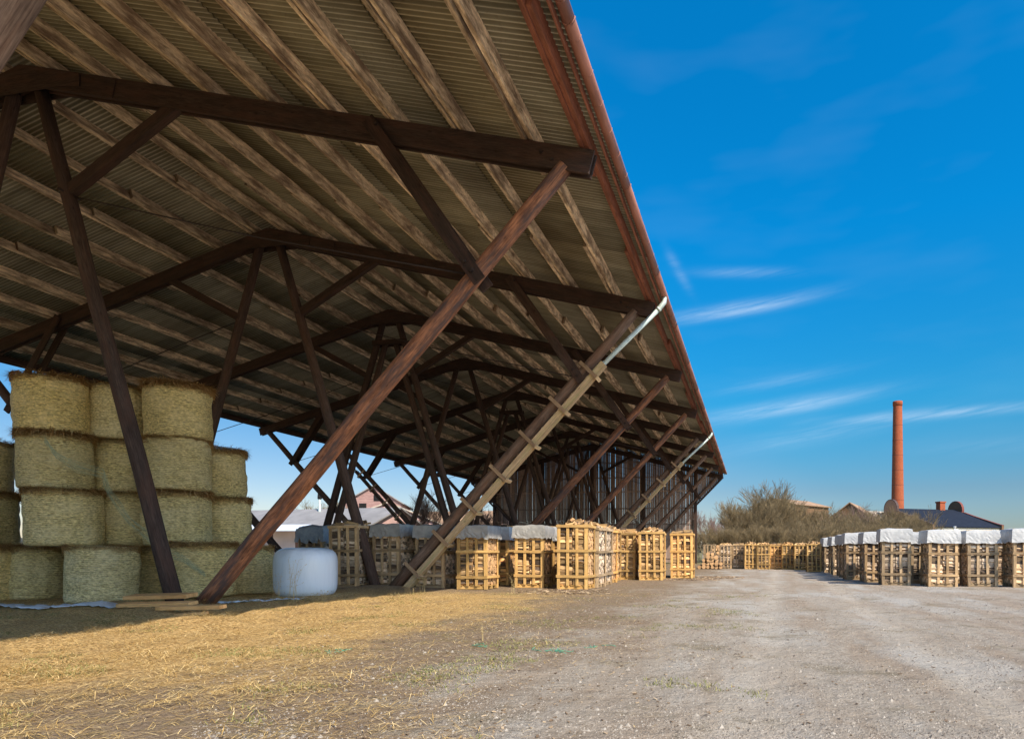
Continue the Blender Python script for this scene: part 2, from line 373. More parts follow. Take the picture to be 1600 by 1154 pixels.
    def blade(s, p, d, L, w, rnd=None, lift=0.0, mi=0):
        d = Vector(d).normalized(); sd = d.cross(Vector((0, 0, 1)))
        sd = (sd.normalized() if sd.length > 1e-4 else Vector((1, 0, 0))) * w / 2
        p = Vector(p); q = p + d * L * 0.5 + Vector((0, 0, lift)); e = p + d * L
        b = len(s.v); s.v += [tuple(p - sd), tuple(p + sd), tuple(q + sd), tuple(q - sd), tuple(e)]
        r = random.random() if rnd is None else rnd
        s.face((b, b + 1, b + 2, b + 3), [(0, 0), (0, 1), (1, 1), (1, 0)], r, mi); s.face((b + 3, b + 2, b + 4), [(0, 0), (0, 1), (1, .5)], r, mi)
    def mesh(s, name, mats):
        me = bpy.data.meshes.new(name)
        me.from_pydata(s.v, [], s.f)
        uvl = me.uv_layers.new(name='UVMap')
        uvl.data.foreach_set('uv', np.array(s.uv, dtype=np.float32).ravel())
        at = me.attributes.new('rnd', 'FLOAT', 'FACE'); at.data.foreach_set('value', np.array(s.r, dtype=np.float32))
        for m in mats: me.materials.append(m)
        me.polygons.foreach_set('material_index', s.mi)
        me.polygons.foreach_set('use_smooth', s.sm)
        me.update()
        return me
    def build(s, name, mats, parent=None, loc=None):
        if not isinstance(mats, (list, tuple)): mats = [mats]
        o = bpy.data.objects.new(name, s.mesh(name, mats)); col.objects.link(o)
        if parent is not None: o.parent = parent
        if loc is not None: o.location = loc
        return o
def tag(o, label=None, cat=None, group=None, kind=None):
    if label: o['label'] = label
    if cat: o['category'] = cat
    if group: o['group'] = group
    if kind: o['kind'] = kind
    return o
def empty(name, loc=(0, 0, 0), rz=0.0, parent=None):
    o = bpy.data.objects.new(name, None); col.objects.link(o); o.location = loc; o.rotation_euler = (0, 0, rz)
    o.empty_display_size = 0.3
    if parent is not None: o.parent = parent
    return o
def inst(src, parent, name=None):
    o = src.copy(); col.objects.link(o); o.parent = parent
    if name: o.name = name
    return o
TH = 0.194
def at(px, d, z=0.0):
    """world point at image column px, camera depth d, height z"""
    a = (px - 980) / 1000
    return Vector((d * (a * math.cos(TH) - math.sin(TH)), d * (a * math.sin(TH) + math.cos(TH)), z))
def zof(py, d): return 1.12 + (860.4 - py) * d / 1000

# ------------------------------------------------------------------ ground
def sstep(a, b, x):
    t = max(0.0, min(1.0, (x - a) / (b - a))); return t * t * (3 - 2 * t)
def gz(x, y):
    if y > 70 or abs(x) > 60 or y < -20: return 0.0
    z = 0.022 * noise.noise((x * 0.35, y * 0.35, 0)) - 0.022 * (math.exp(-((x + 0.15 - 0.04 * y) / 0.22) ** 2) + math.exp(-((x - 1.65 - 0.04 * y) / 0.22) ** 2)) * (0.7 + 0.6 * noise.noise((y * .3, 1, 1))) + 0.012 * noise.noise((x * 1.7, y * 1.7, 3)) + 0.007 * noise.noise((x * 6, y * 6, 5))
    k = sstep(-5, -8.5, x) * sstep(16.3, 13.5, y) * sstep(-15.5, -11.5, x)
    z += k * (0.05 + 0.09 * noise.noise((x * 0.8, y * 0.8, 9)) + 0.05 * noise.noise((x * 2.4, y * 2.4, 2)))
    fm = math.exp(-((x + 10.9) ** 2 + (y - 17.0) ** 2) / 1.2) * 0.12 + math.exp(-((x + 10.6) ** 2 + (y - 10.2) ** 2) / 1.0) * 0.06
    return z + fm
def axis(lo, hi, fine_lo, fine_hi, step, grow=1.12):
    a = list(np.arange(fine_lo, fine_hi + 1e-6, step))
    s_ = step; x = fine_lo; L = []
    while x > lo: s_ *= grow; x -= s_; L.append(max(x, lo))
    s_ = step; x = fine_hi; H = []
    while x < hi: s_ *= grow; x += s_; H.append(min(x, hi))
    return L[::-1] + a + H
def build_ground():
    xs = axis(-1500, 1500, -13, 5, 0.09, 1.10); ys = axis(-60, 3000, 2.2, 18, 0.09, 1.09)
    nx, ny = len(xs), len(ys)
    V = [(x, y, gz(x, y)) for y in ys for x in xs]
    F = [(j * nx + i, j * nx + i + 1, (j + 1) * nx + i + 1, (j + 1) * nx + i) for j in range(ny - 1) for i in range(nx - 1)]
    me = bpy.data.meshes.new('ground'); me.from_pydata(V, [], F)
    me.polygons.foreach_set('use_smooth', [True] * len(F))
    o = bpy.data.objects.new('ground', me); col.objects.link(o)
    tag(o, kind='structure', label='dusty gravel yard with straw and bare soil')
    m, N = new_mat('yard_ground'); me.materials.append(m)
    P = N.n('ShaderNodeNewGeometry').outputs['Position']
    S_ = N.n('ShaderNodeSeparateXYZ', ins={0: P}); X, Y = S_.outputs[0], S_.outputs[1]
    n1 = N.noise(P, 0.45, 5, 0.6); n2 = N.noise(P, 2.2, 6, 0.65); n3 = N.noise(P, 11, 6, 0.7); n4 = N.noise(P, 60, 4, 0.7)
    track = N.noise(N.mapping(P, (1.6, 0.22, 1)), 1.0, 5, 0.6)
    grav = N.ramp(n3, [(0.3, (0.26, 0.215, 0.165)), (0.5, (0.41, 0.355, 0.28)), (0.7, (0.52, 0.455, 0.37))])
    grav = N.mix(0.55, grav, N.ramp(n4, [(0.34, (0.15, 0.12, 0.09)), (0.5, (0.36, 0.31, 0.25)), (0.66, (0.53, 0.47, 0.385))]))
    tan = N.ramp(n2, [(0.35, (0.23, 0.165, 0.11)), (0.65, (0.40, 0.31, 0.22))])
    grav = N.mix(N.math('MULTIPLY', N.ramp(track, [(0.44, 0.0), (0.60, 1.0)]), 0.60), grav, tan)
    pale = N.noise(N.mapping(P, (0.9, 0.35, 1), (4.2, 1.0, 0)), 0.8, 5, 0.6)
    grav = N.mix(N.math('MULTIPLY', N.ramp(pale, [(0.50, 0.0), (0.62, 1.0)]), 0.6), grav, N.ramp(n4, [(0.35, (0.33, 0.32, 0.29)), (0.65, (0.60, 0.57, 0.51))]))
    lane = N.math('SUBTRACT', X, N.math('MULTIPLY', Y, 0.04))
    for x0 in (-0.15, 1.65):
        q = N.math('DIVIDE', N.math('SUBTRACT', lane, N.math('MULTIPLY_ADD', n2, 0.3, x0 - 0.15)), 0.26)
        band = N.math('EXPONENT', N.math('MULTIPLY', N.math('MULTIPLY', q, q), -1.0))
        grav = N.mix(N.math('MULTIPLY', band, N.ramp(n1, [(0.3, 0.15), (0.6, 0.6)])), grav, (0.50, 0.44, 0.355))
    oliv = N.noise(P, 0.9, 6, 0.7)
    grav = N.mix(N.math('MULTIPLY', N.ramp(oliv, [(0.54, 0.0), (0.64, 1.0)]), 0.65), grav, N.ramp(n4, [(0.4, (0.10, 0.08, 0.045)), (0.6, (0.30, 0.25, 0.16))]))
    soil = N.ramp(n3, [(0.3, (0.12, 0.08, 0.05)), (0.5, (0.235, 0.165, 0.105)), (0.72, (0.36, 0.27, 0.18))])
    soil = N.mix(0.45, soil, N.ramp(n4, [(0.35, (0.10, 0.07, 0.045)), (0.65, (0.42, 0.33, 0.23))]))
    soil = N.mix(N.math('MULTIPLY', N.ramp(n2, [(0.5, 0.0), (0.65, 1.0)]), 0.4), soil, (0.20, 0.17, 0.07))
    st = N.ramp(N.noise(N.mapping(P, (16, 42, 1)), 1.0, 4, 0.7), [(0.38, (0.17, 0.105, 0.04)), (0.5, (0.58, 0.37, 0.135)), (0.62, (0.86, 0.61, 0.28))])
    st = N.mix(N.math('MULTIPLY', N.ramp(N.noise(P, 1.6, 6, 0.7), [(0.52, 0.0), (0.66, 1.0)]), 0.6), st, (0.24, 0.16, 0.08))
    wob = N.math('MULTIPLY', N.math('SUBTRACT', n1, 0.5), 6.0)
    wob2 = N.math('MULTIPLY', N.math('SUBTRACT', n2, 0.5), 3.0)
    xx = N.math('ADD', N.math('ADD', X, wob), wob2)
    c = N.mix(N.n('ShaderNodeMapRange', interpolation_type='SMOOTHSTEP', ins={0: xx, 1: -3.0, 2: -1.2}).outputs[0], soil, grav)
    strawm = N.n('ShaderNodeMapRange', interpolation_type='SMOOTHSTEP', ins={0: xx, 1: -3.9, 2: -5.6}).outputs[0]
    yy = N.math('ADD', Y, wob2)
    strawm = N.math('MULTIPLY', strawm, N.n('ShaderNodeMapRange', interpolation_type='SMOOTHSTEP', ins={0: yy, 1: 17.5, 2: 14.5}).outputs[0])
    c = N.mix(N.math('MULTIPLY', strawm, 0.85), c, st)
    field = N.n('ShaderNodeMapRange', ins={0: Y, 1: 52.0, 2: 58.0}).outputs[0]
    c = N.mix(field, c, N.ramp(n1, [(0.35, (0.16, 0.135, 0.06)), (0.65, (0.24, 0.21, 0.10))]))
    h = N.math('ADD', N.math('ADD', N.math('MULTIPLY', n2, 2.5), N.math('MULTIPLY', n3, 1.2)), N.math('MULTIPLY', n4, 0.55))
    finish(N, c, 0.95, h, 1.0, 0.035, 0.15)
build_ground()

# ------------------------------------------------------------------ shed
RX = -14.72; Y1 = 10.6; S = 6.76; NT_ = 8
SL = (11.15 - 7.95) / 12.03
def roofz(dx): return 11.35 - SL * abs(dx)      # underside of the sheeting / top of purlins
YA, YB = -3.6, Y1 + 7 * S + 0.55
shed = empty('timber_shed', (RX, 0, 0))
tag(shed, 'huge open timber shed with corrugated roof and slanting round log struts', 'shed')
def SP(dx, y, z): return (dx, y, z)                   # shed-local: x from the ridge line

def build_sheeting(sgn):
    b = MB(); pitch = 0.105; seg = 8; amp = 0.021
    rows = [(0.02, 3.15), (3.0, 6.2), (6.05, 9.25), (9.1, 12.28)]
    ny = int((YB - YA) / pitch * seg)
    prof = [(YA + i * pitch / seg, amp * math.cos(2 * math.pi * i / seg)) for i in range(ny + 1)]
    for ri, (d0, d1) in enumerate(rows):
        lift = 0.0 + (3 - ri) * 0.0
        base = len(b.v)
        for i, (y, h) in enumerate(prof):
            sheet = int((y - YA) / 0.98)
            o = 0.022 if sheet % 2 else 0.0
            jit = 0.004 * math.sin(sheet * 12.9 + ri * 4)
            b.v.append((sgn * d0, y, roofz(d0) + 0.03 + h + 0.012 * (1 if ri else 1)))
            b.v.append((sgn * d1, y, roofz(d1) + 0.03 + h - 0.012 + jit * 0))
        for i in range(ny):
            a = base + 2 * i
            sheet = int((prof[i][0] - YA) / 0.98)
            rn = noise.cell((sheet * 1.3 + 0.5, ri * 3.1 + 0.5, sgn + 2.5))
            q = (a, a + 2, a + 3, a + 1)
            b.face(q, [(prof[i][0], d0), (prof[i + 1][0], d0), (prof[i + 1][0], d1), (prof[i][0], d1)], abs(rn), 0, True)
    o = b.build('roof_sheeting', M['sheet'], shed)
    md = o.modifiers.new('thick', 'SOLIDIFY'); md.thickness = 0.006; md.offset = 1
    return o
for sg in (1, -1): build_sheeting(sg)
# ridge cap
b = MB()
for sg in (1, -1):
    b.beam((sg * 0.16, YA, roofz(0.16) + 0.07), (sg * 0.16, YB, roofz(0.16) + 0.07), 0.36, 0.012, (sg * SL, 0, 1))
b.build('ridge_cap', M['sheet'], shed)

PD = [0.53, 1.83, 3.13, 4.43, 5.73, 7.03, 8.33, 9.63, 10.93]
PH = 0.24
for sg in (1, -1):
    for k, dx in enumerate(PD):
        b = MB()
        for n in range(-2, 9):
            y0 = Y1 + (n - 1) * S - 2.95 + random.uniform(-0.12, 0.12); y1 = Y1 + n * S + 0.8 + random.uniform(-0.25, 0.25)
            if n == -2: y0 = YA
            y0 = max(y0, YA); y1 = min(y1, YB - 0.02)
            if y1 - y0 < 0.5: continue
            o = 0.062 if n % 2 else -0.062
            hh = PH * random.uniform(0.94, 1.05)
            x = sg * (dx + o)
            sagz = random.uniform(-0.01, 0.01)
            zt = roofz(dx + o) + 0.008
            b.beam((x, y0, zt - hh / 2), (x, y1, zt - hh / 2 + sagz * 0.3), 0.08, hh, (sg * SL, 0, 1), endd=0.75)  # near-black end faces: their shade is put into the colour
        b.build('purlin', M['purlin'], shed)
    # eave purlin + fascia
    b = MB()
    for n in range(-2, 9):
        y0 = max(YA, Y1 + (n - 1) * S - 2.95); y1 = min(Y1 + n * S + 0.8, YB)
        if y1 <= y0: continue
        o = 0.045 if n % 2 else -0.045
        b.beam((sg * (11.93 + o), y0, roofz(11.93) - 0.10), (sg * (11.93 + o), y1, roofz(11.93) - 0.10), 0.08, 0.2, (sg * SL, 0, 1))
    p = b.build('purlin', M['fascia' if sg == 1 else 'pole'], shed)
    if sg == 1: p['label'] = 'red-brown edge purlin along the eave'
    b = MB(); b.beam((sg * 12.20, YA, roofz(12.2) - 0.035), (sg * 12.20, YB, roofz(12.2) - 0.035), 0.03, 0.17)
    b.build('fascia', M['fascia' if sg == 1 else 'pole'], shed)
    # gutter: half-round trough with brackets, in lengths
    b = MB(); gx, gr = 12.34, 0.085
    y = YA
    drop = 0.0
    gzz = roofz(12.2) + 0.015
    brk = MB()
    zz_ = [gzz]
    while y < YB - 0.01:
        y2 = min(y + 3.9, YB); ring0 = []; zz_.append(gzz + random.uniform(-.018, .012)); z_a, z_b = zz_[-2], zz_[-1]
        zoff = -0.0012 * (y - YA) * 0
        for yy_ in (y, y2 + 0.02):
            for k in range(11):
                a = math.pi + math.pi * k / 10
                ring0.append((sg * gx + gr * math.cos(a), yy_, (z_a if yy_ == y else z_b) + gr * math.sin(a) + random.uniform(-.004, .004)))
        bb = len(b.v); b.v += ring0; rn = random.random()
        for k in range(10):
            b.face((bb + k, bb + k + 1, bb + 11 + k + 1, bb + 11 + k), [(y, k * .03), (y, k * .03 + .03), (y2, k * .03 + .03), (y2, k * .03)], rn, 0, True)
        yb = y + 0.3
        while yb < y2:
            pts = [(sg * gx + (gr + 0.006) * math.cos(math.pi + math.pi * k / 8), yb, gzz + (gr + 0.006) * math.sin(math.pi + math.pi * k / 8)) for k in range(9)]
            brk.tube(pts, 0.009, 5, smooth=False)
            brk.tube([(sg * 12.22, yb, gzz + 0.0), (sg * 12.12, yb, gzz + 0.05)], 0.009, 5)
            yb += 0.65
        # joint sleeve
        y = y2
        pts = [(sg * gx + (gr + 0.004) * math.cos(math.pi + math.pi * k / 8), min(y, YB - .02), gzz + (gr + 0.004) * math.sin(math.pi + math.pi * k / 8)) for k in range(9)]
        brk.tube(pts, 0.016, 5)
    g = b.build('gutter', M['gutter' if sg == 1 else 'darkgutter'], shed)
    md = g.modifiers.new('t', 'SOLIDIFY'); md.thickness = 0.004
    tag(brk.build('gutter_bracket', M['gutter'], g), kind='stuff')

NAMES = {}
def build_truss(n):
    y = Y1 + (n - 1) * S
    T = empty('truss', (0, y, 0), parent=shed)
    red = {1: True}
    for sg in (1, -1):
        # rafter: two planks with packing
        b = MB()
        zr = lambda dx: roofz(dx) - PH - 0.002
        zc = lambda dx: zr(dx) - 0.21
        for oy in (-0.075, 0.075):
            b.beam((sg * 0.0, oy, zc(0)), (sg * 12.04, oy, zc(12.04)), 0.05, 0.40, (sg * SL, 0, 1))
        b.beam((sg * 0.0, 0, zc(0) + 0.01), (sg * 11.9, 0, zc(11.9) + 0.01), 0.098, 0.34, (sg * SL, 0, 1))
        b.beam((sg * 0.1, -0.115, zc(0.1) - .02), (sg * 2.3, -0.115, zc(2.3) - .02), 0.03, 0.36, (sg * SL, 0, 1))
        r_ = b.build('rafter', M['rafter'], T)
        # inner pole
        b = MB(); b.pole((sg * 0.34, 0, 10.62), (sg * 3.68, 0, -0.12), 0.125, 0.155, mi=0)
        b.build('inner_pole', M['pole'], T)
        # outer strut
        b = MB(); b.pole((sg * 4.05, 0.0 if n != 1 else -.02, -0.16), (sg * 11.55, 0, 7.72), 0.165, 0.14, 14, 10)
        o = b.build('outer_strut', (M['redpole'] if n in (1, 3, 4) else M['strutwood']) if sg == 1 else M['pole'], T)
        if n in (1,) and sg == 1: o['label'] = 'weathered red-brown log strut with lit flank'
        # braces
        b = MB()
        b.beam((sg * 1.0, 0, 8.38), (sg * 3.75, 0, zc(3.75) - .03), 0.15, 0.22, rnd=.5)
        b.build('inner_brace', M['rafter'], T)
        for oy in (-0.175, 0.175):
            b = MB()
            b.beam((sg * 10.05, oy, 5.82), (sg * 7.9, oy, zc(7.9) + 0.1), 0.05, 0.24)
            b.build('outer_brace', M['rafter'], T)
        b = MB(); b.tube([(sg * 1.06, 0, 8.35), (sg * 5.5, 0, 7.08), (sg * 9.85, 0, 6.0)], 0.014, 6)
        b.tube([(sg * 9.95, -0.26, 6.0), (sg * 9.95, 0.26, 6.0)], 0.02, 6)
        b.tube([(sg * 1.06, -0.22, 8.38), (sg * 1.06, 0.22, 8.38)], 0.02, 6)
        b.build('tie_rod', M['steel'], T)
        if n in (3, 5, 7):
            b = MB(); b.pole((sg * 0.22, 0.0, 9.75), (sg * 3.25, 0.02, -0.1), 0.12, 0.15)
            b.build('inner_pole', M['pole'], T)
        if n in (1, 2, 3) and sg == 1:
            for (bx, bz) in ((9.92, 5.98), (9.80, 6.16), (8.08, zc(8.08) + .02), (11.35, zc(11.35) - .06), (11.15, zc(11.15) + .03)):
                b = MB(); b.tube([(sg * bx, -0.235 if bx < 11 else -.13, bz), (sg * bx, -0.195 if bx < 11 else -.095, bz)], 0.028, 6, smooth=False); b.build('bolt', M['steel'], T)
        # footing
        b = MB(); b.tube([(sg * 3.86, 0, -0.3), (sg * 3.86, 0, 0.02)], [0.42, 0.34], 10, smooth=False)
        b.build('footing', M['concrete'], T)
    if n in (3, 5, 7):
        b = MB()
        for oy in (-.15, .15): b.beam((-0.75, oy, 9.72), (0.75, oy, 9.72), 0.05, 0.2)
        b.build('collar', M['rafter'], T)
    # ridge gusset
    b = MB()
    for oy in (-0.148, 0.148):
        zc0 = roofz(0) - PH
        pts = [(-1.3, oy, zc0 - .40 - SL * 1.3), (1.3, oy, zc0 - .40 - SL * 1.3), (1.35, oy, zc0 - .08 - SL * 1.3), (0.0, oy, zc0 - .06), (-1.35, oy, zc0 - .08 - SL * 1.3)]
        pts = [(-0.9, oy, zc0 - .52 - SL * 0.4), (0.9, oy, zc0 - .52 - SL * 0.4), (1.5, oy, zc0 - .30 - SL * 1.5), (1.5, oy, zc0 - .06 - SL * 1.5), (0.0, oy, zc0 - .05), (-1.5, oy, zc0 - .06 - SL * 1.5), (-1.5, oy, zc0 - .30 - SL * 1.5)]
        d = 0.012
        bb = len(b.v); b.v += [(p[0], p[1] - d, p[2]) for p in pts] + [(p[0], p[1] + d, p[2]) for p in pts]
        L = len(pts)
        b.face(range(bb, bb + L), [(p[0], p[2]) for p in pts], .5); b.face(range(bb + 2 * L - 1, bb + L - 1, -1), [(p[0], p[2]) for p in pts], .5)
        for k in range(L):
            k2 = (k + 1) % L; b.face((bb + k, bb + L + k, bb + L + k2, bb + k2), [(0, 0), (0, .02), (1, .02), (1, 0)], .5)
    b.build('gusset', M['rafter'], T)
    return T
trusses = {n: build_truss(n) for n in range(-1, 9)}

# downpipes boxed in boards, running down the outer struts
def build_downpipe(n, sg, cm='casing'):
    full = True
    y = Y1 + (n - 1) * S
    P = empty('downpipe', (0, y, 0), parent=shed)
    D = Vector((sg * 7.5, 0, 7.88)).normalized(); nrm = Vector((sg * 7.88, 0, -7.5)).normalized()
    foot = Vector((sg * 4.05, -0.02, -0.16)); oy = -0.06
    off = nrm * 0.33 + Vector((0, oy, 0))
    top = foot + D * 10.78 + off
    b = MB()
    out = Vector((sg * 12.34, 0, roofz(12.2) - 0.07))
    bend = foot + D * 10.75 + off
    bend = Vector((sg * 12.22, 0, out.z - 0.30)) + Vector((0, oy, 0))
    pl = foot + D * 9.2 + off
    b.tube([out, out + Vector((0, oy / 2, -0.14)), bend, bend.lerp(pl, 0.03)], [0.072, 0.072, 0.07, 0.066], 12)
    b.tube([bend.lerp(pl, 0.03), pl, foot + D * (0.3) + off], 0.064, 12)
    for t in (0.0, .97): b.tube([bend.lerp(pl, t), bend.lerp(pl, t + .03)], 0.078, 12)
    b.build('pipe', M['pipe'], P)
    b = MB()
    segs = [(0.42, 4.9), (4.92, 9.25)] if full else [(4.6, 8.6)]
    for a0, a1 in segs:
        for o_, w, h, sh in ((nrm * 0.085, 0.025, 0.20, 0), (Vector((0, -0.095, 0)), 0.025, 0.15, 1), (Vector((0, 0.095, 0)), 0.025, 0.15, 1)):
            p0 = foot + D * a0 + off + o_; p1 = foot + D * a1 + off + o_
            if sh: b.beam(p0, p1, 0.025, 0.15, nrm)
            else: b.beam(p0, p1, 0.215, 0.024, nrm)
    b.build('board_casing', M[cm], P)
    k = 1.15
    while k < 9.4:
        c = foot + D * k
        b = MB(); b.beam(c - nrm * 0.17 + Vector((0, -0.215, 0)), c + nrm * 0.47 + Vector((0, -0.215, 0)), 0.10, 0.035, (0, 1, 0))
        b.build('strap', M['strap'], P)
        b = MB(); b.beam(c + nrm * 0.475 + Vector((0, -0.197, 0)), c + nrm * 0.475 + Vector((0, 0.2, 0)), 0.05, 0.10, D)
        b.build('strap', M[cm], P)
        k += 1.28
    return P
build_downpipe(2, 1)
build_downpipe(5, 1)
build_downpipe(5, -1, 'pole')

# gable wall at the far end
def build_gable():
    y = YB - 0.35
    G = empty('gable_wall', (0, y, 0), parent=shed)
    zc = lambda dx: roofz(dx) - PH - 0.03
    b = MB(); x = -9.62
    def boards(x0, x1, zlo, top):
        x = x0
        while x < x1:
            w = random.uniform(0.12, 0.19); gap = random.choice([0.003, 0.004, 0.006, 0.008, 0.012])
            if -0.5 < x < 9.6 and random.random() < 0.30: gap += random.choice([0.008, 0.014, 0.028])
            xm = x + w / 2
            zl = zlo(xm); zt = top(xm) - random.uniform(0, .03)
            mid = random.uniform(3.6, 4.0)
            if zl < 3:
                b.beam((xm, 0, zl), (xm, random.uniform(-.006, .006), mid), w, 0.022, (0, 1, 0))
                b.beam((xm + random.uniform(-.01, .01), 0.004, mid + 0.01), (xm, 0, zt), w, 0.022, (0, 1, 0))
            else: b.beam((xm, 0, zl), (xm, 0, zt), w, 0.022, (0, 1, 0))
            x += w + gap
    boards(-9.62, 9.55, lambda x: 0.06 + random.uniform(0, .05), lambda x: roofz(x) - .01)
    for sg in (1, -1):
        if sg == 1: boards(9.72, 12.1, lambda x: 5.45 + (x - 9.7) * 0.98, lambda x: roofz(x) - .01)
        else: boards(-12.1, -9.72, lambda x: 5.45 + (-x - 9.7) * 0.98, lambda x: roofz(x) - .01)
    b.build('board', M['board'], G)
    b = MB()
    for z in (0.5, 2.15, 3.6, 5.05, 6.6, 7.9, 9.3):
        hw = min(9.6, (roofz(0) - z - 0.5) / SL)
        b.beam((-hw, -0.05, z), (hw, -0.05, z), 0.06, 0.10)
    b.build('rail', M['board'], G)
    for x in (-9.65, -4.8, 0, 4.9, 9.63):
        b = MB(); b.beam((x, -0.2, -0.2), (x, -0.2, zc(x) - .1), 0.26, 0.26, (0, 1, 0)); b.build('post', M['rafter'], G)
    b = MB()
    for sg in (1, -1): b.beam((sg * 9.7, -0.1, 5.3), (sg * 12.1, -0.1, 7.75), 0.08, 0.16)
    b.build('brace', M['rafter'], G)
build_gable()

# ------------------------------------------------------------------ bales
BR, BH = 0.675, 1.235
def fringe_mesh(r, z, n, seed, droop=0.5, name='straw_fringe'):
    random.seed(seed); b = MB()
    for i in range(n):
        a = random.uniform(0, 2 * math.pi); rr = r * random.uniform(0.80, 1.0)
        p = Vector((rr * math.cos(a), rr * math.sin(a), z + random.uniform(-0.02, 0.05)))
        t = a + random.gauss(0, 0.9)
        d = Vector((math.cos(t), math.sin(t), random.uniform(-droop, 0.35)))
        b.blade(p, d, random.uniform(0.08, 0.26), random.uniform(0.006, 0.012), lift=random.uniform(-.01, .03))
    # matted ring just under the rim
    for i in range(int(n * 1.5)):
        a = random.uniform(0, 2 * math.pi)
        p = Vector(((r + .008) * math.cos(a), (r + .008) * math.sin(a), z - abs(random.gauss(0, 0.075)) + .03))
        d = Vector((-math.sin(a), math.cos(a), random.uniform(-0.5, 0.25)))
        b.blade(p, d, random.uniform(0.08, 0.2), random.uniform(0.008, 0.016), lift=0)
    return b.mesh(name, [M['fringe']])
def bale_mesh(seed):
    b = MB(); n = 64; rings = []
    random.seed(seed)
    prof = [(0.0, 0.02), (0.80, 0.0), (0.95, 0.015), (0.995, 0.05), (1.0, 0.12)] + [(1.0 + 0.012 * math.sin(i * 1.3 + seed), 0.12 + (0.76) * i / 12) for i in range(1, 12)] + [(1.0, 0.88), (1.0, 0.95), (0.965, 0.985), (0.82, 1.0), (0.0, 1.01)]
    for (rf, zf) in prof:
        ring = []
        for k in range(n):
            a = 2 * math.pi * k / n
            dr = 0.045 * noise.noise((math.cos(a) * 1.5 + seed, math.sin(a) * 1.5, zf * 2)) + 0.02 * noise.noise((math.cos(a) * 6 + seed, math.sin(a) * 6, zf * 9))
            r = BR * rf + (dr if rf > .5 else 0)
            dz = 0.03 * noise.noise((math.cos(a) * 1.2, math.sin(a) * 1.2 + seed, 4)) if zf > .9 else 0
            b.v.append((r * math.cos(a), r * math.sin(a), zf * BH + dz))
    for i in range(len(prof) - 1):
        for k in range(n):
            k2 = (k + 1) % n
            u0 = k / n * 2 * math.pi * BR; u1 = (k + 1) / n * 2 * math.pi * BR
            z0 = prof[i][1] * BH + (BR * (1 - prof[i][0]) if prof[i][1] > .9 else -BR * (1 - prof[i][0]) if prof[i][1] < .1 else 0)
            z1 = prof[i + 1][1] * BH + (BR * (1 - prof[i + 1][0]) if prof[i + 1][1] > .9 else -BR * (1 - prof[i + 1][0]) if prof[i + 1][1] < .1 else 0)
            b.face((i * n + k, i * n + k2, (i + 1) * n + k2, (i + 1) * n + k), [(u0, z0), (u1, z0), (u1, z1), (u0, z1)], .5, 0, True)
    return b.mesh('wrapped_straw', [M['bale']])
bmeshes = [bale_mesh(s_) for s_ in (1, 4, 9)]
fmeshes = [fringe_mesh(BR + .012, BH - 0.01, 1500, 3, 0.9), fringe_mesh(BR + .02, BH + 0.0, 2600, 5, 1.3), fringe_mesh(BR + .0, BH - 0.02, 700, 6, 0.5)]
fbot = [fringe_mesh(BR * 1.0, 0.03, 500, s_, 0.2) for s_ in (13,)]
random.seed(21)
def bale(x, y, z, label, i=0, fr=True):
    T = empty('straw_bale', (x, y, z), random.uniform(0, 6.28))
    sc = random.uniform(0.975, 1.025); T.scale = (sc, sc * random.uniform(.985, 1.015), 1)
    T.rotation_euler[0] = random.uniform(-.03, .03); T.rotation_euler[1] = random.uniform(-.03, .03)
    T.location[0] += random.uniform(-.055, .055)
    tag(T, label, 'bale', 'round straw bales stacked in the shed')
    o = bpy.data.objects.new('wrapped_straw', bmeshes[i % 3]); col.objects.link(o); o.parent = T
    o = bpy.data.objects.new('straw_fringe', fmeshes[(i * 5 + 1) % 3]); col.objects.link(o); o.parent = T
    return T
def bpos(px, d): p = at(px, d); return p.x, p.y
B0 = 0.0
bl = [
 (-24, 14.6, 0, 'bottom bale at the left edge of the photo, cut off by the frame'),
 (57, 15.15, 0, 'second bale from the left in the bottom row of the stack'),
 (163, 14.12, 0, 'third bale from the left in the bottom row, nearest to the camera'),
 (250, 15.9, 0, 'bottom row bale set back in the gap behind the slanting dark pole'),
 (316, 14.95, 0, 'bottom row bale right behind the foot of the red-brown strut'),
 (381, 16.4, 0, 'rightmost bottom row bale beside the white wrapped bale'),
 (-28, 15.0, 1, 'second layer bale at the left edge of the photo, cut off by the frame'),
 (100, 14.3, 1, 'wide second layer bale with a brown patch, left of the dark pole'),
 (203, 15.4, 1, 'second layer bale set back behind the hanging green net'),
 (279, 15.0, 1, 'second layer bale just right of the dark pole'),
 (348, 16.5, 1, 'second layer bale at the right end, with straw poking out of its rim'),
 (-40, 15.1, 2, 'topmost bale at the left edge of the photo, cut off by the frame'),
 (87, 14.3, 2, 'third layer bale under the top left bale'),
 (196, 15.35, 2, 'third layer bale set back between two nearer stacks'),
 (275, 15.0, 2, 'third layer bale under the top bale that stands right of the dark pole'),
 (338, 16.6, 2, 'smaller-looking bale topping the stack at its right end'),
 (83, 14.3, 3, 'top left bale reaching up against the roof'),
 (190, 15.2, 3, 'top layer bale set back behind the dark pole'),
 (279, 15.0, 3, 'top layer bale right of the dark pole with a frayed rim'),
]
for i, (px, d, lv, lab) in enumerate(bl):
    x, y = bpos(px, d); z = lv * 1.235 + (gz(x, y) if lv == 0 else 0.0) - (0.02 if lv == 0 else 0)
    bale(x, y, z, lab, i)

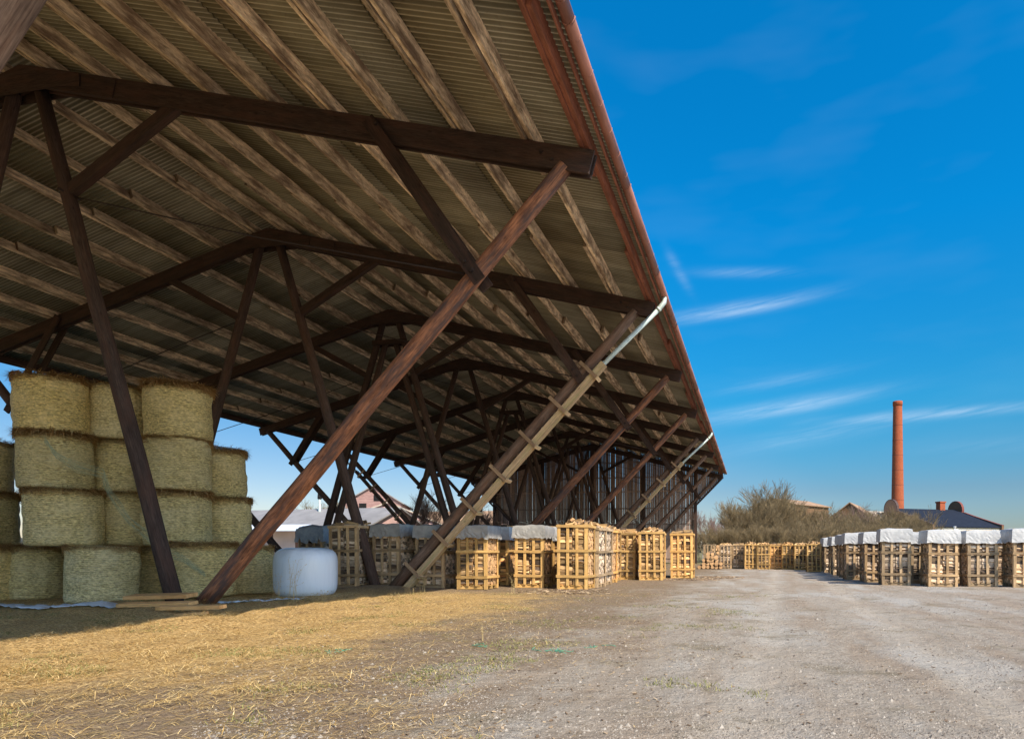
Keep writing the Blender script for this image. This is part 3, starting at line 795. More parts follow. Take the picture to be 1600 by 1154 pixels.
# white wrapped bale
def white_bale():
    b = MB(); n = 72; r, h = 0.70, 1.20; prof = []
    for i in range(25):
        t = i / 24; a = (t - 0.5) * math.pi
        # superellipse profile
        ca, sa = math.cos(a), math.sin(a)
        e = 0.42
        prof.append((r * (max(ca, 0) ** e), h / 2 + h / 2 * (abs(sa) ** e) * (1 if sa > 0 else -1)))
    for (rr, zz) in prof:
        for k in range(n):
            a = 2 * math.pi * k / n
            w = 1 + 0.007 * noise.noise((math.cos(a) * 3, math.sin(a) * 3, zz * 1.2)) + 0.0012 * math.sin(a * 23 + 2 * math.sin(zz * 3))
            b.v.append((rr * w * math.cos(a), rr * w * math.sin(a), zz + 0.012 * noise.noise((math.cos(a) * 2, math.sin(a) * 2, 7)) * (rr / r)))
    for i in range(24):
        for k in range(n):
            k2 = (k + 1) % n; b.face((i * n + k, i * n + k2, (i + 1) * n + k2, (i + 1) * n + k), [(k / n, i), ((k + 1) / n, i), ((k + 1) / n, i + 1), (k / n, i + 1)], .5, 0, True)
    p = at(478, 15.35); o = b.build('wrapped_bale', M['wrap'], None, (p.x, p.y, gz(p.x, p.y) - 0.01))
    tag(o, 'round bale sealed in shiny white plastic film, standing alone right of the straw bales', 'wrapped bale')
white_bale()

# strip of white film lying in front of the bales
def film(pts, w, name, label):
    b = MB(); L = len(pts); base = 0
    for i, (x, y) in enumerate(pts):
        for k in range(5):
            o = (k - 2) / 4 * w * (0.7 + 0.5 * noise.noise((i * .35, 1, 1)))
            z = gz(x, y + o) + 0.02 + 0.09 * abs(noise.noise((i * .6, k * .9, 2)))
            b.v.append((x + 0.1 * noise.noise((i * .4, k, 3)), y + o, z))
    for i in range(L - 1):
        for k in range(4): b.face((i * 5 + k, i * 5 + k + 1, (i + 1) * 5 + k + 1, (i + 1) * 5 + k), [(0, 0)] * 4, .5, 0, True)
    o = b.build(name, M['film']); tag(o, label, 'plastic film')
    md = o.modifiers.new('t', 'SOLIDIFY'); md.thickness = 0.006
pa = [at(-60 + i * 5.5, 12.7 + 0.25 * math.sin(i * .22) - 0.010 * i) for i in range(50)]
film([(p.x, p.y) for p in pa], 0.55, 'plastic_film', 'crumpled white film strip on the ground left of the planks, before the bales')
pa = [at(318 + i * 5, 13.0 + 0.03 * i) for i in range(31)]
film([(p.x, p.y) for p in pa], 0.42, 'plastic_film', 'crumpled white film strip between the red-brown strut foot and the white bale')

# planks at the foot of the first strut
def plank(x0, d0, x1, d1, w, t, z, label):
    p, q = at(x0, d0), at(x1, d1); c = (p + q) / 2
    b = MB(); zz = max(gz(p.x, p.y), gz(q.x, q.y)) + z
    b.beam((p.x - c.x, p.y - c.y, -0.02), (q.x - c.x, q.y - c.y, 0.03), w, t, (0.06, -0.12, 1))
    o = b.build('plank', M['plank'], None, (c.x, c.y, zz + t / 2)); tag(o, label, 'plank', 'planks at the foot of the strut')
plank(202, 12.0, 300, 11.75, 0.26, 0.07, 0.13, 'orange-brown plank lying on top of the plank heap, longest in view')
plank(190, 11.8, 302, 11.5, 0.22, 0.06, 0.05, 'plank under the orange-brown one at the strut foot')
plank(248, 11.2, 349, 10.9, 0.14, 0.06, 0.02, 'light pine plank lying in front of the strut foot')
plank(275, 10.9, 322, 10.75, 0.10, 0.04, 0.0, 'short pale plank nearest to the camera in the straw')

# green net hanging on the bales
b = MB(); random.seed(5)
base = [at(70, 13.4, 3.45), at(88, 13.4, 3.1), at(120, 13.45, 2.85), at(160, 13.6, 2.75), at(170, 13.7, 2.35), at(200, 13.5, 1.75), at(225, 13.2, 1.45), at(262, 13.0, 1.05), at(285, 13.4, 0.95), at(320, 13.9, 0.6)]
for k in range(9):
    pts = []
    for i, p in enumerate(base):
        for t in (0, .5):
            q = p.lerp(base[min(i + 1, len(base) - 1)], t)
            w = 0.03 + 0.05 * math.sin(i / 9 * math.pi)
            pts.append(q + Vector((random.gauss(0, .3 * w), random.gauss(0, .3 * w), (k - 3) * w * 0.35 + random.gauss(0, .2 * w))))
    b.tube(pts, 0.004, 4)
o = b.build('bale_net', M['palenet']); tag(o, 'torn pale green net trailing down over the bale stack', 'net')

# ------------------------------------------------------------------ firewood crates
CW, CH = 0.90, 1.84
def crate_meshes(H, frame_m, seed, rails):
    random.seed(seed); w = CW
    f = MB(); t = 0.022
    # side frames: slats on all four sides, corner slats, rails outside
    for face in range(4):
        ang = face * math.pi / 2; ca, sa = math.cos(ang), math.sin(ang)
        def P(u, o, z): return Vector((u * ca + (w / 2 + o) * sa, u * sa - (w / 2 + o) * ca, z))
        us = (-0.405, -0.137, 0.137, 0.405) if face % 2 == 0 else (-0.415, 0.415)
        for u in us:
            jit = random.uniform(-.012, .012)
            f.beam(P(u + jit, 0, 0.10 if abs(u) < .3 else 0.0), P(u - jit * .4, 0, H + random.uniform(-.01, .01)), (0.085 if abs(u) > .3 else 0.08) if face % 2 == 0 else 0.07, t, P(0, 1, 0) - P(0, 0, 0))
        for z in rails:
            f.beam(P(-w / 2 - .028, t / 2 + 0.013, z), P(w / 2 + .028, t / 2 + 0.013, z + random.uniform(-.01, .01)), 0.024, 0.075)
    pal = MB()
    for y in (-0.36, 0, 0.36): 
        pal.beam((-w / 2 + .01, y, 0.05), (w / 2 - .01, y, 0.05), 0.09, 0.09)
    for x in (-0.37, -0.18, 0, 0.18, 0.37): pal.beam((x, -w / 2 + .02, 0.108), (x, w / 2 - .02, 0.108), 0.12, 0.022)
    return f.mesh('slatted_frame', [frame_m]), pal.mesh('pallet', [frame_m])
def firewood_mesh(H, seed, mats, rows=None):
    """split logs lying along x, filling the crate; ends show on the two side faces"""
    random.seed(seed); b = MB(); w = CW / 2 - 0.035
    ch = 0.095; z = 0.125
    while z < H - 0.03:
        y = -w; hh = random.uniform(0.085, 0.125)
        while y < w - 0.03:
            ww = min(random.uniform(0.08, 0.15), w - y)
            edge = y < -w + 0.24 or y + ww > w - 0.24 or z > H - 0.25
            for (xa, xb) in ((-w, -0.02), (0.0, w)):
                xa += random.uniform(-.01, .02); xb += random.uniform(-.02, .012)
                # wedge / quad cross-section, twisted
                k = random.choice((3, 4, 4, 5)); a0 = random.uniform(0, 6.28)
                pts = []
                for i in range(k):
                    a = a0 + 2 * math.pi * i / k + random.uniform(-.25, .25)
                    pts.append((y + ww / 2 + math.cos(a) * ww * 0.66, z + hh / 2 + math.sin(a) * hh * 0.70))
                ty, tz = random.uniform(-.02, .02), random.uniform(-.025, .025)
                base = len(b.v); rn = random.random(); uo, vo = random.random() * 20, random.random() * 20
                for (yy, zz) in pts: b.v.append((xa, yy, zz + tz))
                for (yy, zz) in pts: b.v.append((xb, yy + ty, zz - tz))
                barkside = random.randrange(k) if random.random() < 0.6 else -1
                for i in range(k):
                    j = (i + 1) % k
                    b.face((base + i, base + k + i, base + k + j, base + j), [(uo, vo + i * .08), (uo + .42, vo + i * .08), (uo + .42, vo + i * .08 + .08), (uo, vo + i * .08 + .08)], rn, 1 if i == barkside else 0)
                b.face([base + i for i in range(k)][::-1], [(vo + p[0], vo + p[1]) for p in pts], rn, 2)
                b.face([base + k + i for i in range(k)], [(vo + p[0], vo + p[1]) for p in pts], rn, 2)
            y += ww
        z += hh
    return b.mesh('firewood', mats)
def heap_mesh(H, seed, mats, n=34, hi=0.2):
    random.seed(seed); b = MB()
    for i in range(n):
        x, y = random.uniform(-.28, .28), random.uniform(-.38, .38)
        z = H - 0.02 + random.uniform(0, 1) ** 1.4 * hi * (1 - (abs(x) + abs(y)) * .7)
        a = random.gauss(0, 0.5) + (1.57 if random.random() < .15 else 0); tilt = random.gauss(0, .18); L = random.uniform(.28, .40) / 2
        d = Vector((math.cos(a) * math.cos(tilt), math.sin(a) * math.cos(tilt), math.sin(tilt)))
        c = Vector((x, y, z)); r = random.uniform(0.035, 0.06)
        k = random.choice((3, 4)); b.tube([c - d * L, c + d * L], [r, r * random.uniform(.8, 1.1)], k, random.choice((0, 0, 0, 1)), None, True, False, capmi=2)
    return b.mesh('loose_log', mats)
def cover_mesh(H, seed, mat, skirt=0.42, top=0.12, ragged=0.0):
    random.seed(seed); b = MB(); w = CW / 2 + 0.05; n = 15
    # top grid
    g = {}
    for i in range(n):
        for j in range(n):
            u, v = -1 + 2 * i / (n - 1), -1 + 2 * j / (n - 1)
            m = max(abs(u), abs(v))
            z = H + top * (1 - m ** 6) * (0.6 + 0.7 * noise.noise((u * 1.4 + seed, v * 1.4, 1))) + 0.02 * abs(noise.noise((u * 3.4, v * 3.4, seed))) + 0.02
            g[i, j] = len(b.v); b.v.append((u * w, v * w, z))
    for i in range(n - 1):
        for j in range(n - 1): b.face((g[i, j], g[i + 1, j], g[i + 1, j + 1], g[i, j + 1]), [(0, 0)] * 4, .5, 0, True)
    per = [(i, 0) for i in range(n)] + [(n - 1, j) for j in range(1, n)] + [(i, n - 1) for i in range(n - 2, -1, -1)] + [(0, j) for j in range(n - 2, 0, -1)]
    prev = None; first = None; rows = 6
    hem = 0
    for pi_, (i, j) in enumerate(per + [per[0]]):
        u, v = -1 + 2 * i / (n - 1), -1 + 2 * j / (n - 1)
        ang = pi_ % len(per)
        cur = [g[i, j]]
        if pi_ == len(per): cur = first
        else:
            out = Vector((u if abs(u) > .99 else 0, v if abs(v) > .99 else 0, 0)).normalized()
            sk = skirt * (0.95 + 0.12 * noise.noise((ang * .22 + seed * 3, 0, 0)) + ragged * noise.noise((ang * .6 + seed, 5, 0)))
            corner = 1 if abs(u) > .99 and abs(v) > .99 else 0
            for r in range(1, rows + 1):
                t = r / rows
                fold = (0.006 + 0.05 * t) * abs(noise.noise((ang * .55 + seed + t * 1.6, t * 1.2, seed))) + corner * 0.03 * t
                px_ = u * w + out.x * (0.01 + fold); py_ = v * w + out.y * (0.01 + fold)
                cur.append(len(b.v)); b.v.append((px_, py_, H + 0.02 - sk * t + 0.01 * noise.noise((ang * .5, t * 3, 8))))
            if first is None: first = cur
        if prev is not None:
            for r in range(rows): b.face((prev[r], prev[r + 1], cur[r + 1], cur[r]), [(0, 0)] * 4, .5, 0, False)
        prev = cur
    return b.mesh('cover_sheet', [mat])
lm = [M['log'], M['bark'], M['endgrain']]; lmo = [M['oldlog'], M['bark'], M['oldlog']]
F1, P1 = crate_meshes(CH, M['crate'], 1, (0.37, 1.10, 1.80))
F1b, P1b = crate_meshes(CH, M['crate'], 2, (0.36, 1.11, 1.79))
F2, P2 = crate_meshes(CH, M['oldcrate'], 3, (0.37, 1.10, 1.80))
F2b, P2b = crate_meshes(CH, M['oldcrate'], 4, (0.38, 1.09, 1.80))
FW = [firewood_mesh(CH, s_, lm) for s_ in (11, 12, 13)]
FWo = [firewood_mesh(CH, s_, lmo) for s_ in (14, 15)]
HP = [heap_mesh(CH, s_, lm) for s_ in (21, 22, 23)]
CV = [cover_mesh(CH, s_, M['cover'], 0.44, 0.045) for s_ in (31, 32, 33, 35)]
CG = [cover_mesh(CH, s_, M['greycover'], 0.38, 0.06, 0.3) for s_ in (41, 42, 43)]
CB = cover_mesh(CH, 51, M['bluetarp'], 0.46, 0.18, 0.5)
def link(name, me, T, loc=(0, 0, 0)):
    o = bpy.data.objects.new(name, me); col.objects.link(o); o.parent = T; o.location = loc; return o
cnt = [0]
def crate(x, y, label, group, kind='new', cover=None, heap=True, sc=1.0, rz=None, fill=True):
    """x, y = front-left corner as seen from the camera"""
    cnt[0] += 1; k = cnt[0]
    random.seed(900 + k)
    cx_, cy_ = x + CW * sc / 2, y + CW * sc / 2
    T = empty('firewood_crate', (cx_, cy_, gz(cx_, cy_) * .5 + 0.004), (random.uniform(-.06, .06) if rz is None else rz))
    T.scale = (sc, sc, sc * random.uniform(.985, 1.02)); T.rotation_euler[0] = random.uniform(-.012, .012); T.rotation_euler[1] = random.uniform(-.014, .014); tag(T, label, 'crate', group)
    if kind == 'new': fr, pl, fw = (F1, F1b)[k % 2], P1, FW[k % 3]
    else: fr, pl, fw = (F2, F2b)[k % 2], P2, FWo[k % 2]
    link('slatted_frame', fr, T); link('pallet', pl, T)
    if fill: 
        o = link('firewood', fw, T)
        if k % 2: o.rotation_euler[2] = math.pi
    if cover is not None: link('cover_sheet', cover, T).rotation_euler[2] = (k % 4) * math.pi / 2
    elif heap: link('loose_log', HP[k % 3], T)
    return T
g1 = 'firewood crates under and beside the shed'
crate(-14.6, 18.5, 'crate under a dark blue-grey tarpaulin behind the white wrapped bale', g1, 'old', CB)
crate(-12.38, 17.0, 'uncovered crate of bark-dark firewood just right of the white wrapped bale', g1, 'old')
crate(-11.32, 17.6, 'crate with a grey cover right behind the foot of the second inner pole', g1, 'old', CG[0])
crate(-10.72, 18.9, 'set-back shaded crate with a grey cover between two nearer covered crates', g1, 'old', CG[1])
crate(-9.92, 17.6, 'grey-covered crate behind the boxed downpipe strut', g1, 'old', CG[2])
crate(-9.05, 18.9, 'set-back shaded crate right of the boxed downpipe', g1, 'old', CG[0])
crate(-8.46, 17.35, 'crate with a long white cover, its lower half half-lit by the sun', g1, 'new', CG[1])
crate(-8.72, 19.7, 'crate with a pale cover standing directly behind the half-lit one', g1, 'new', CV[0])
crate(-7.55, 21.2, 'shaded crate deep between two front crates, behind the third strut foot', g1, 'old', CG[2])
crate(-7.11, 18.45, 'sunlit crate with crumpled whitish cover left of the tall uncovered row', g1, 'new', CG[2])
crate(-6.8, 20.4, 'crate with white cover behind the sunlit crumpled-cover crate', g1, 'new', CV[1])
crate(-5.58, 17.85, 'first uncovered golden crate of the row that runs back, nearest to the camera', g1, 'new')
crate(-5.52, 18.98, 'second crate in the uncovered row that runs back', g1, 'old')
crate(-5.62, 20.35, 'third crate in the uncovered row that runs back', g1, 'old')
crate(-5.72, 21.65, 'fourth crate in the uncovered row that runs back', g1, 'new')
crate(-5.84, 22.98, 'last crate in the uncovered row that runs back', g1, 'new')
crate(-5.45, 24.6, 'shaded crate left of the last two yellow crates, deeper under the roof', g1, 'new')
crate(-4.30, 24.2, 'bright yellow uncovered crate, last but one before the yard', g1, 'new')
crate(-4.45, 25.4, 'crate directly behind the last but one yellow crate', g1, 'new')
crate(-3.32, 26.2, 'bright yellow crate at the end of the shed row beside the open yard', g1, 'new')
crate(-3.45, 27.5, 'crate directly behind the end crate beside the open yard', g1, 'new')

g2 = 'white-covered firewood crates on the right'
ORD = ['nearest', 'second', 'third', 'fourth', 'fifth', 'sixth', 'seventh', 'eighth', 'ninth']
col1 = [(4.19, 22.24), (3.92, 24.2), (3.55, 25.95), (3.65, 27.8), (3.75, 29.6), (3.7, 31.4), (3.78, 33.2), (3.7, 35.0), (3.82, 36.8)]
for i, (x, y) in enumerate(col1):
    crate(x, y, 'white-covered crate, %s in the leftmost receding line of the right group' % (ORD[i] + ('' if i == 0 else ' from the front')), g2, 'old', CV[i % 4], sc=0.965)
for ci, (x, y, nm) in enumerate([(5.43, 21.6, 'second'), (6.65, 21.73, 'third'), (7.80, 21.34, 'fourth')]):
    for r in range(3):
        crate(x + 0.1 * r * (1 if ci else -1.0), y + r * 1.75 + 0.1, 'white-covered crate, %s of the %s line from the left in the right group' % (['front one', 'second one back', 'third one back'][r], nm), g2, 'old', CV[(ci + r + 1) % 4], sc=0.95)

g3 = 'low pale crates at the far end of the yard'
far = [(-2.05, 40.95, 'dull netted crate right beside the log pile, leftmost of the far row', 'old'), (-1.28, 41.2, 'shaded crate second from the left in the far row', 'old'),
       (-0.50, 40.3, 'bright crate third from the left in the far row', 'new'), (0.28, 40.1, 'bright crate fourth from the left in the far row', 'new'),
       (1.04, 40.6, 'set-back crate fifth from the left in the far row', 'new'), (1.72, 40.0, 'bright crate sixth from the left in the far row', 'new'),
       (2.42, 39.2, 'pale crate seventh from the left in the far row', 'new'), (3.15, 38.4, 'crate mostly hidden by the last far crate', 'new'), (2.88, 35.91, 'nearest crate of the far row, touching the white-covered line', 'new')]
for i, (x, y, lab, kd) in enumerate(far):
    crate(x, y, lab, g3, kd, None, True, 0.82, 0.02 * (i % 3 - 1))
crate(-3.25, 43.2, 'empty slatted crate standing behind the log pile beside the gable post', g3, 'old', None, False, 0.85, fill=False)

# ------------------------------------------------------------------ round logs
random.seed(77)
logm = []
for s_ in range(3):
    b = MB(); pts = [Vector((0.02 * math.sin(i + s_), i * 0.6, 0.01 * math.cos(i * 2 + s_))) for i in range(5)]
    b.tube(pts, [0.12 - 0.004 * i for i in range(5)], 12, 0, .4 + .2 * s_, True, True, capmi=1)
    logm.append(b.mesh('log', [M['bark'], M['endgrain']]))
p0 = at(1090, 39.8); r0 = 0.125
def put_log(x, y, z, lab, grp, s=1.0, rz=0.0):
    o = bpy.data.objects.new('log', random.choice(logm)); col.objects.link(o); o.location = (x, y, z)
    o.scale = (s, 1, s); o.rotation_euler = (random.uniform(-.02, .02), random.uniform(0, 6), rz + random.uniform(-.05, .05)); tag(o, lab, 'log', grp)
for row in range(5):
    nn = [6, 5, 4, 3, 2][row]
    for i in range(nn):
        put_log(p0.x + 0.12 + (i + (row % 2) * .5 + row * .5) * 0.262, p0.y + random.uniform(-.12, .12), 0.125 + row * 0.205, 'round log with pale sawn end in the small pile beside the gable post', 'logs in the small pile', random.uniform(.8, 1.12))
p1 = at(1100, 50)
for row in range(7):
    for i in range(12 - row):
        put_log(p1.x + (i + row * .5) * 0.27, p1.y + random.uniform(-.2, .2), 0.125 + row * 0.22, 'dark round log in the long pile behind the far crates', 'logs in the far dark pile', random.uniform(.85, 1.2))

# ------------------------------------------------------------------ dry weeds, ground litter
def scatter(name, n, region, fn, mat, label, seed):
    random.seed(seed); b = MB(); c = 0; tries = 0
    while c < n and tries < n * 12:
        tries += 1
        x, y = region()
        if fn(b, x, y): c += 1
    o = b.build(name, mat); tag(o, label, kind='stuff'); return o
def reg(x0, x1, y0, y1, pw=1.0):
    def f():
        t = random.random() ** pw
        y = y0 + (y1 - y0) * t
        return random.uniform(x0, x1), y
    return f
def frustum(d0, d1, a0, a1, pw=1.0):
    def f():
        d = d0 + (d1 - d0) * random.random() ** pw; p = at(random.uniform(a0, a1), d); return p.x, p.y
    return f
def f_straw(b, x, y):
    n_ = noise.noise((x * .5, y * .5, 3)); n2_ = noise.noise((x * 1.9, y * 1.9, 6))
    xx = x + n_ * 2.6 + n2_ * 1.2
    p = sstep(-2.4, -5.4, xx) * sstep(17.2, 15.4, y + n2_)
    p = max(p, 0.20 * sstep(-0.8, -3.5, xx) * (1 if n2_ > 0 else .35) * sstep(19, 14, y))
    p *= 0.25 + 0.75 * sstep(-0.35, 0.25, n2_)
    if random.random() > p: return False
    a = random.gauss(0.2, 0.9); cl_ = sstep(0.05, 0.45, n2_ * .6 + noise.noise((x * 4, y * 4, 2)) * .6)
    b.blade((x, y, gz(x, y) + random.uniform(0.004, 0.02 + 0.07 * cl_)), (math.cos(a), math.sin(a), random.gauss(0.05, 0.14 + 0.2 * cl_)), random.uniform(0.04, 0.14), random.uniform(0.002, 0.0045), lift=random.uniform(0, .008))
    return True
scatter('loose_straw', 95000, frustum(3.7, 17.5, -90, 1150, 1.25), f_straw, M['straw'], 'golden loose straw strewn over the ground before the bales', 101)
def f_stone(b, x, y):
    n2_ = noise.noise((x * 1.1, y * 1.1, 16))
    p = sstep(-6.5, -1.5, x) * (0.35 + 0.65 * sstep(-0.1, 0.3, n2_))
    if random.random() > p: return False
    r = random.uniform(0.004, 0.011) * (1 + (random.random() < .04) * 1.3); k = 5; base = len(b.v); z = gz(x, y); rn = random.random()
    a0 = random.uniform(0, 6)
    for i in range(k):
        a = a0 + 2 * math.pi * i / k; q = r * random.uniform(.7, 1.3); b.v.append((x + q * math.cos(a), y + q * math.sin(a), z - .002))
    b.v.append((x + r * .2, y, z + r * random.uniform(.5, 1.0)))
    for i in range(k): b.face((base + i, base + (i + 1) % k, base + k), [(0, 0)] * 3, rn)
    return True
scatter('gravel_stones', 26000, frustum(3.7, 20, 300, 1640, 1.3), f_stone, M['stone'], 'small grey stones scattered over the gravel yard', 102)
def f_grass(b, x, y):
    n2_ = noise.noise((x * .9, y * .9, 26))
    p = sstep(0.12, 0.4, n2_) * sstep(2.5, -1.0, x)
    if random.random() > p: return False
    for i in range(5):
        a = random.uniform(0, 6.28)
        b.blade((x + random.gauss(0, .03), y + random.gauss(0, .03), gz(x, y) - .004), (math.cos(a), math.sin(a), random.uniform(.3, 1.2)), random.uniform(0.02, 0.06), 0.005)
    return True
scatter('short_grass', 3500, frustum(3.8, 17, 0, 1200, 1.2), f_grass, M['grass'], 'thin patches of short dry green grass in the bare soil', 103)
def f_chip(b, x, y):
    if random.random() > sstep(0.5, -3, x) * .8 + .12: return False
    a = random.uniform(0, 6.28); L = random.uniform(.01, .032); z = gz(x, y) + .004
    b.beam((x, y, z), (x + L * math.cos(a), y + L * math.sin(a), z + random.uniform(-.002, .008)), L * random.uniform(.25, .6), .005)
    return True
scatter('wood_chips', 3800, frustum(3.8, 24, 420, 1500, 1.1), f_chip, M['chip'], 'splinters and bark crumbs littering the yard', 104)
def f_dense(b, x, y):
    d = min(math.hypot(x - cx0, y - cy0) / rr0 for cx0, cy0, rr0 in ((-1.6, 27.2, 1.6), (-5.0, 17.0, 1.6), (-2.2, 25, 1.2)))
    if random.random() > max(0, 1 - d): return False
    a = random.uniform(0, 6.28); L = random.uniform(.05, .18); z = gz(x, y) + .012
    b.beam((x, y, z), (x + L * math.cos(a), y + L * math.sin(a), z + random.uniform(-.002, .02)), L * random.uniform(.15, .4), .012)
    return True
scatter('wood_splinters', 700, reg(-6.6, 0, 15.5, 28.5), f_dense, M['chip'], 'pale splinters heaped round the feet of the yellow crates', 105)

# green twine bits
random.seed(31)
for (px, d, n, lab) in [(860, 7.1, 6, 'largest tangle of green twine in the soil, right of centre in the foreground'), (938, 7.6, 3, 'short piece of green twine nearest to the gravel patch'), (735, 7.5, 3, 'green twine end half buried left of the larger tangle'), (515, 7.0, 3, 'pale green twine wisp in the straw at the left of the foreground')]:
    p = at(px, d); b = MB()
    for k in range(n):
        q = Vector((random.gauss(0, .06), random.gauss(0, .05), 0.012)); pts = []
        a = random.uniform(-.6, .6)
        for i in range(9):
            a += random.gauss(0, .55); q = q + Vector((math.cos(a) * .03, math.sin(a) * .03, 0)); pts.append((q.x, q.y, 0.010 + abs(random.gauss(0, .012))))
        b.tube(pts, 0.0035, 4)
    o = b.build('twine', M['net'], None, (p.x, p.y, gz(p.x, p.y))); tag(o, lab, 'twine', 'scraps of green twine')

def weed(px, d, h, n, seed, label):
    random.seed(seed); b = MB(); p = at(px, d)
    for i in range(n):
        q = Vector((random.gauss(0, .05), random.gauss(0, .05), -0.02)); a = random.uniform(0, 6.28); lean = random.uniform(.1, .55); pts = [q.copy()]
        hh = h * random.uniform(.5, 1); k = 9
        for j in range(k):
            t = (j + 1) / k; q = q + Vector((math.cos(a) * lean * t, math.sin(a) * lean * t, 1 - .35 * lean * t)) * hh / k; pts.append(q.copy())
            if j > 2 and random.random() < .7:
                e = q + Vector((random.gauss(0, .05), random.gauss(0, .05), random.uniform(.01, .07)))
                b.tube([q, e], [.002, .001], 3, cap=False)
                for _ in range(3): b.blade(e + Vector((random.gauss(0, .008),) * 3), (random.gauss(0, 1), random.gauss(0, 1), random.gauss(0, .6)), .022, .012)
        b.tube(pts, [.004 - .0003 * j for j in range(k + 1)], 4, cap=False)
    o = b.build('dry_weed', M['weed'], None, (p.x, p.y, gz(p.x, p.y))); tag(o, label, 'weed', 'dead weeds by the bale and crates')
weed(455, 13.0, 1.0, 8, 1, 'tall dead weed with arching stalks in front of the white wrapped bale')
weed(430, 13.3, 0.7, 5, 2, 'dead weed leaning left of the white wrapped bale')
weed(505, 13.4, 0.3, 8, 3, 'low dead weed tuft at the right foot of the white wrapped bale')
weed(663, 17.4, 0.8, 6, 4, 'dead weed in front of the crate behind the boxed downpipe')
weed(640, 16.6, 0.35, 8, 5, 'low dead tuft right of the boxed downpipe foot')
weed(803, 17.6, 0.55, 5, 6, 'dead weed at the left corner of the sunlit crumpled-cover crate')
weed(755, 8.0, 0.35, 2, 7, 'single thin dead stalk in the middle of the bare soil')

# ------------------------------------------------------------------ background buildings
def prism_roof(b, hw, hl, z0, zr, over, t, mi=0):
    """gable roof, ridge along local y"""
    s_ = (zr - z0) / hw
    for sg in (1, -1):
        b.beam((sg * (hw + over) / 2, -hl - over, (z0 - over * s_ + zr) / 2 + t / 2), (sg * (hw + over) / 2, hl + over, (z0 - over * s_ + zr) / 2 + t / 2), math.hypot(hw + over, (hw + over) * s_), t, (sg * s_, 0, 1), mi)
def house(name, px, d, rz, hw, hl, z0, zr, wall, roof, label, wins=(), over=0.3, cat='building'):
    p = at(px, d); T = empty(name, (p.x, p.y, 0), rz)
    tag(T, label, cat)
    b = MB()
    pts = [(-hw, 0), (hw, 0), (hw, z0), (0, zr), (-hw, z0)]
    for y_, fl in ((-hl, 1), (hl, -1)):
        bb = len(b.v); b.v += [(x, y_, z) for x, z in pts]
        b.face([bb + i for i in range(5)][::fl], [(x * 1.0, z) for x, z in pts][::fl], .5)
    for x in (-hw, hw):
        bb = len(b.v); b.v += [(x, -hl, 0), (x, hl, 0), (x, hl, z0), (x, -hl, z0)]
        b.face((bb, bb + 1, bb + 2, bb + 3), [(-hl, 0), (hl, 0), (hl, z0), (-hl, z0)], .5)
    b.build('wall', wall, T)
    b = MB(); prism_roof(b, hw, hl, z0, zr, over, 0.12); b.build('roof', roof, T)
    for (face, u, z, w, h) in wins:
        b = MB()
        if face == 'f': b.box(u - w / 2, u + w / 2, -hl - .05, -hl + .05, z, z + h)
        else:
            sx = hw if face == 'r' else -hw
            b.box(sx - .05, sx + .05, u - w / 2, u + w / 2, z, z + h)
        b.build('window', M['dark'], T)
    return T
# left, seen through the shed
house('long_building', 440, 62, 1.50, 4.0, 13, 3.35, 5.0, M['redwall'], M['greyroof'], 'long low building with pale red wall seen between the bales and the crates', [('r', u, 1.2, .8, 1.1) for u in (-9, -6, -3, 0, 3, 6, 9)])
# its white lean-to roof
p = at(400, 52); b = MB(); b.beam((-8, 0, 3.0), (4.2, 0, 3.0), 1.9, 0.06, (0, -.3, 1))
for x in (-7.8, -5.2, -2.6, 0, 1.9, 4.0): b.beam((x, -.8, 0), (x, -.8, 2.70), .16, .16, (0, 1, 0), 1)
b.beam((-8, 1.0, 1.4), (4.2, 1.0, 1.4), .1, 2.8, (0, 0, 1), 2)
o = b.build('lean_to', [M['whiteroof'], M['rafter'], M['palepink']], None, (p.x, p.y, 0)); o.rotation_euler[2] = 0.1
tag(o, 'open lean-to with white sheet roof on dark posts before the long low building', 'lean-to')
p = at(499.5, 60); b = MB(); b.tube([(0, 0, 3.5), (0, 0, 6.0)], 0.13, 10); b.tube([(0, 0, 6.0), (0, 0, 6.15), (0, 0, 6.7)], [.2, .2, .16], 10, 1)
o = b.build('stove_pipe', [M['pipe'], M['dark']], None, (p.x, p.y, 0)); tag(o, 'shiny stove pipe with a black cowl rising above the long low roof', 'flue pipe')
house('red_barn', 594, 80, 0.42, 3.1, 5.0, 6.8, 8.75, M['pinkwood'], M['greyroof'], 'faded red barn gable with two dark openings seen through the shed poles', [('f', .35, 7.0, .7, .7), ('f', -1.2, 5.7, .8, 1.0)])
house('low_barn', 600, 72, 0.62, 5.2, 6.0, 4.0, 6.1, M['redwall'], M['paleroof'], 'pink low gable building with pale roof in front of the red barn')
house('tiled_building', 690, 84, 1.58, 3.5, 9, 4.4, 6.2, M['redwall'], M['brownroof'], 'low building with a long orange-brown roof right of the pink gable')

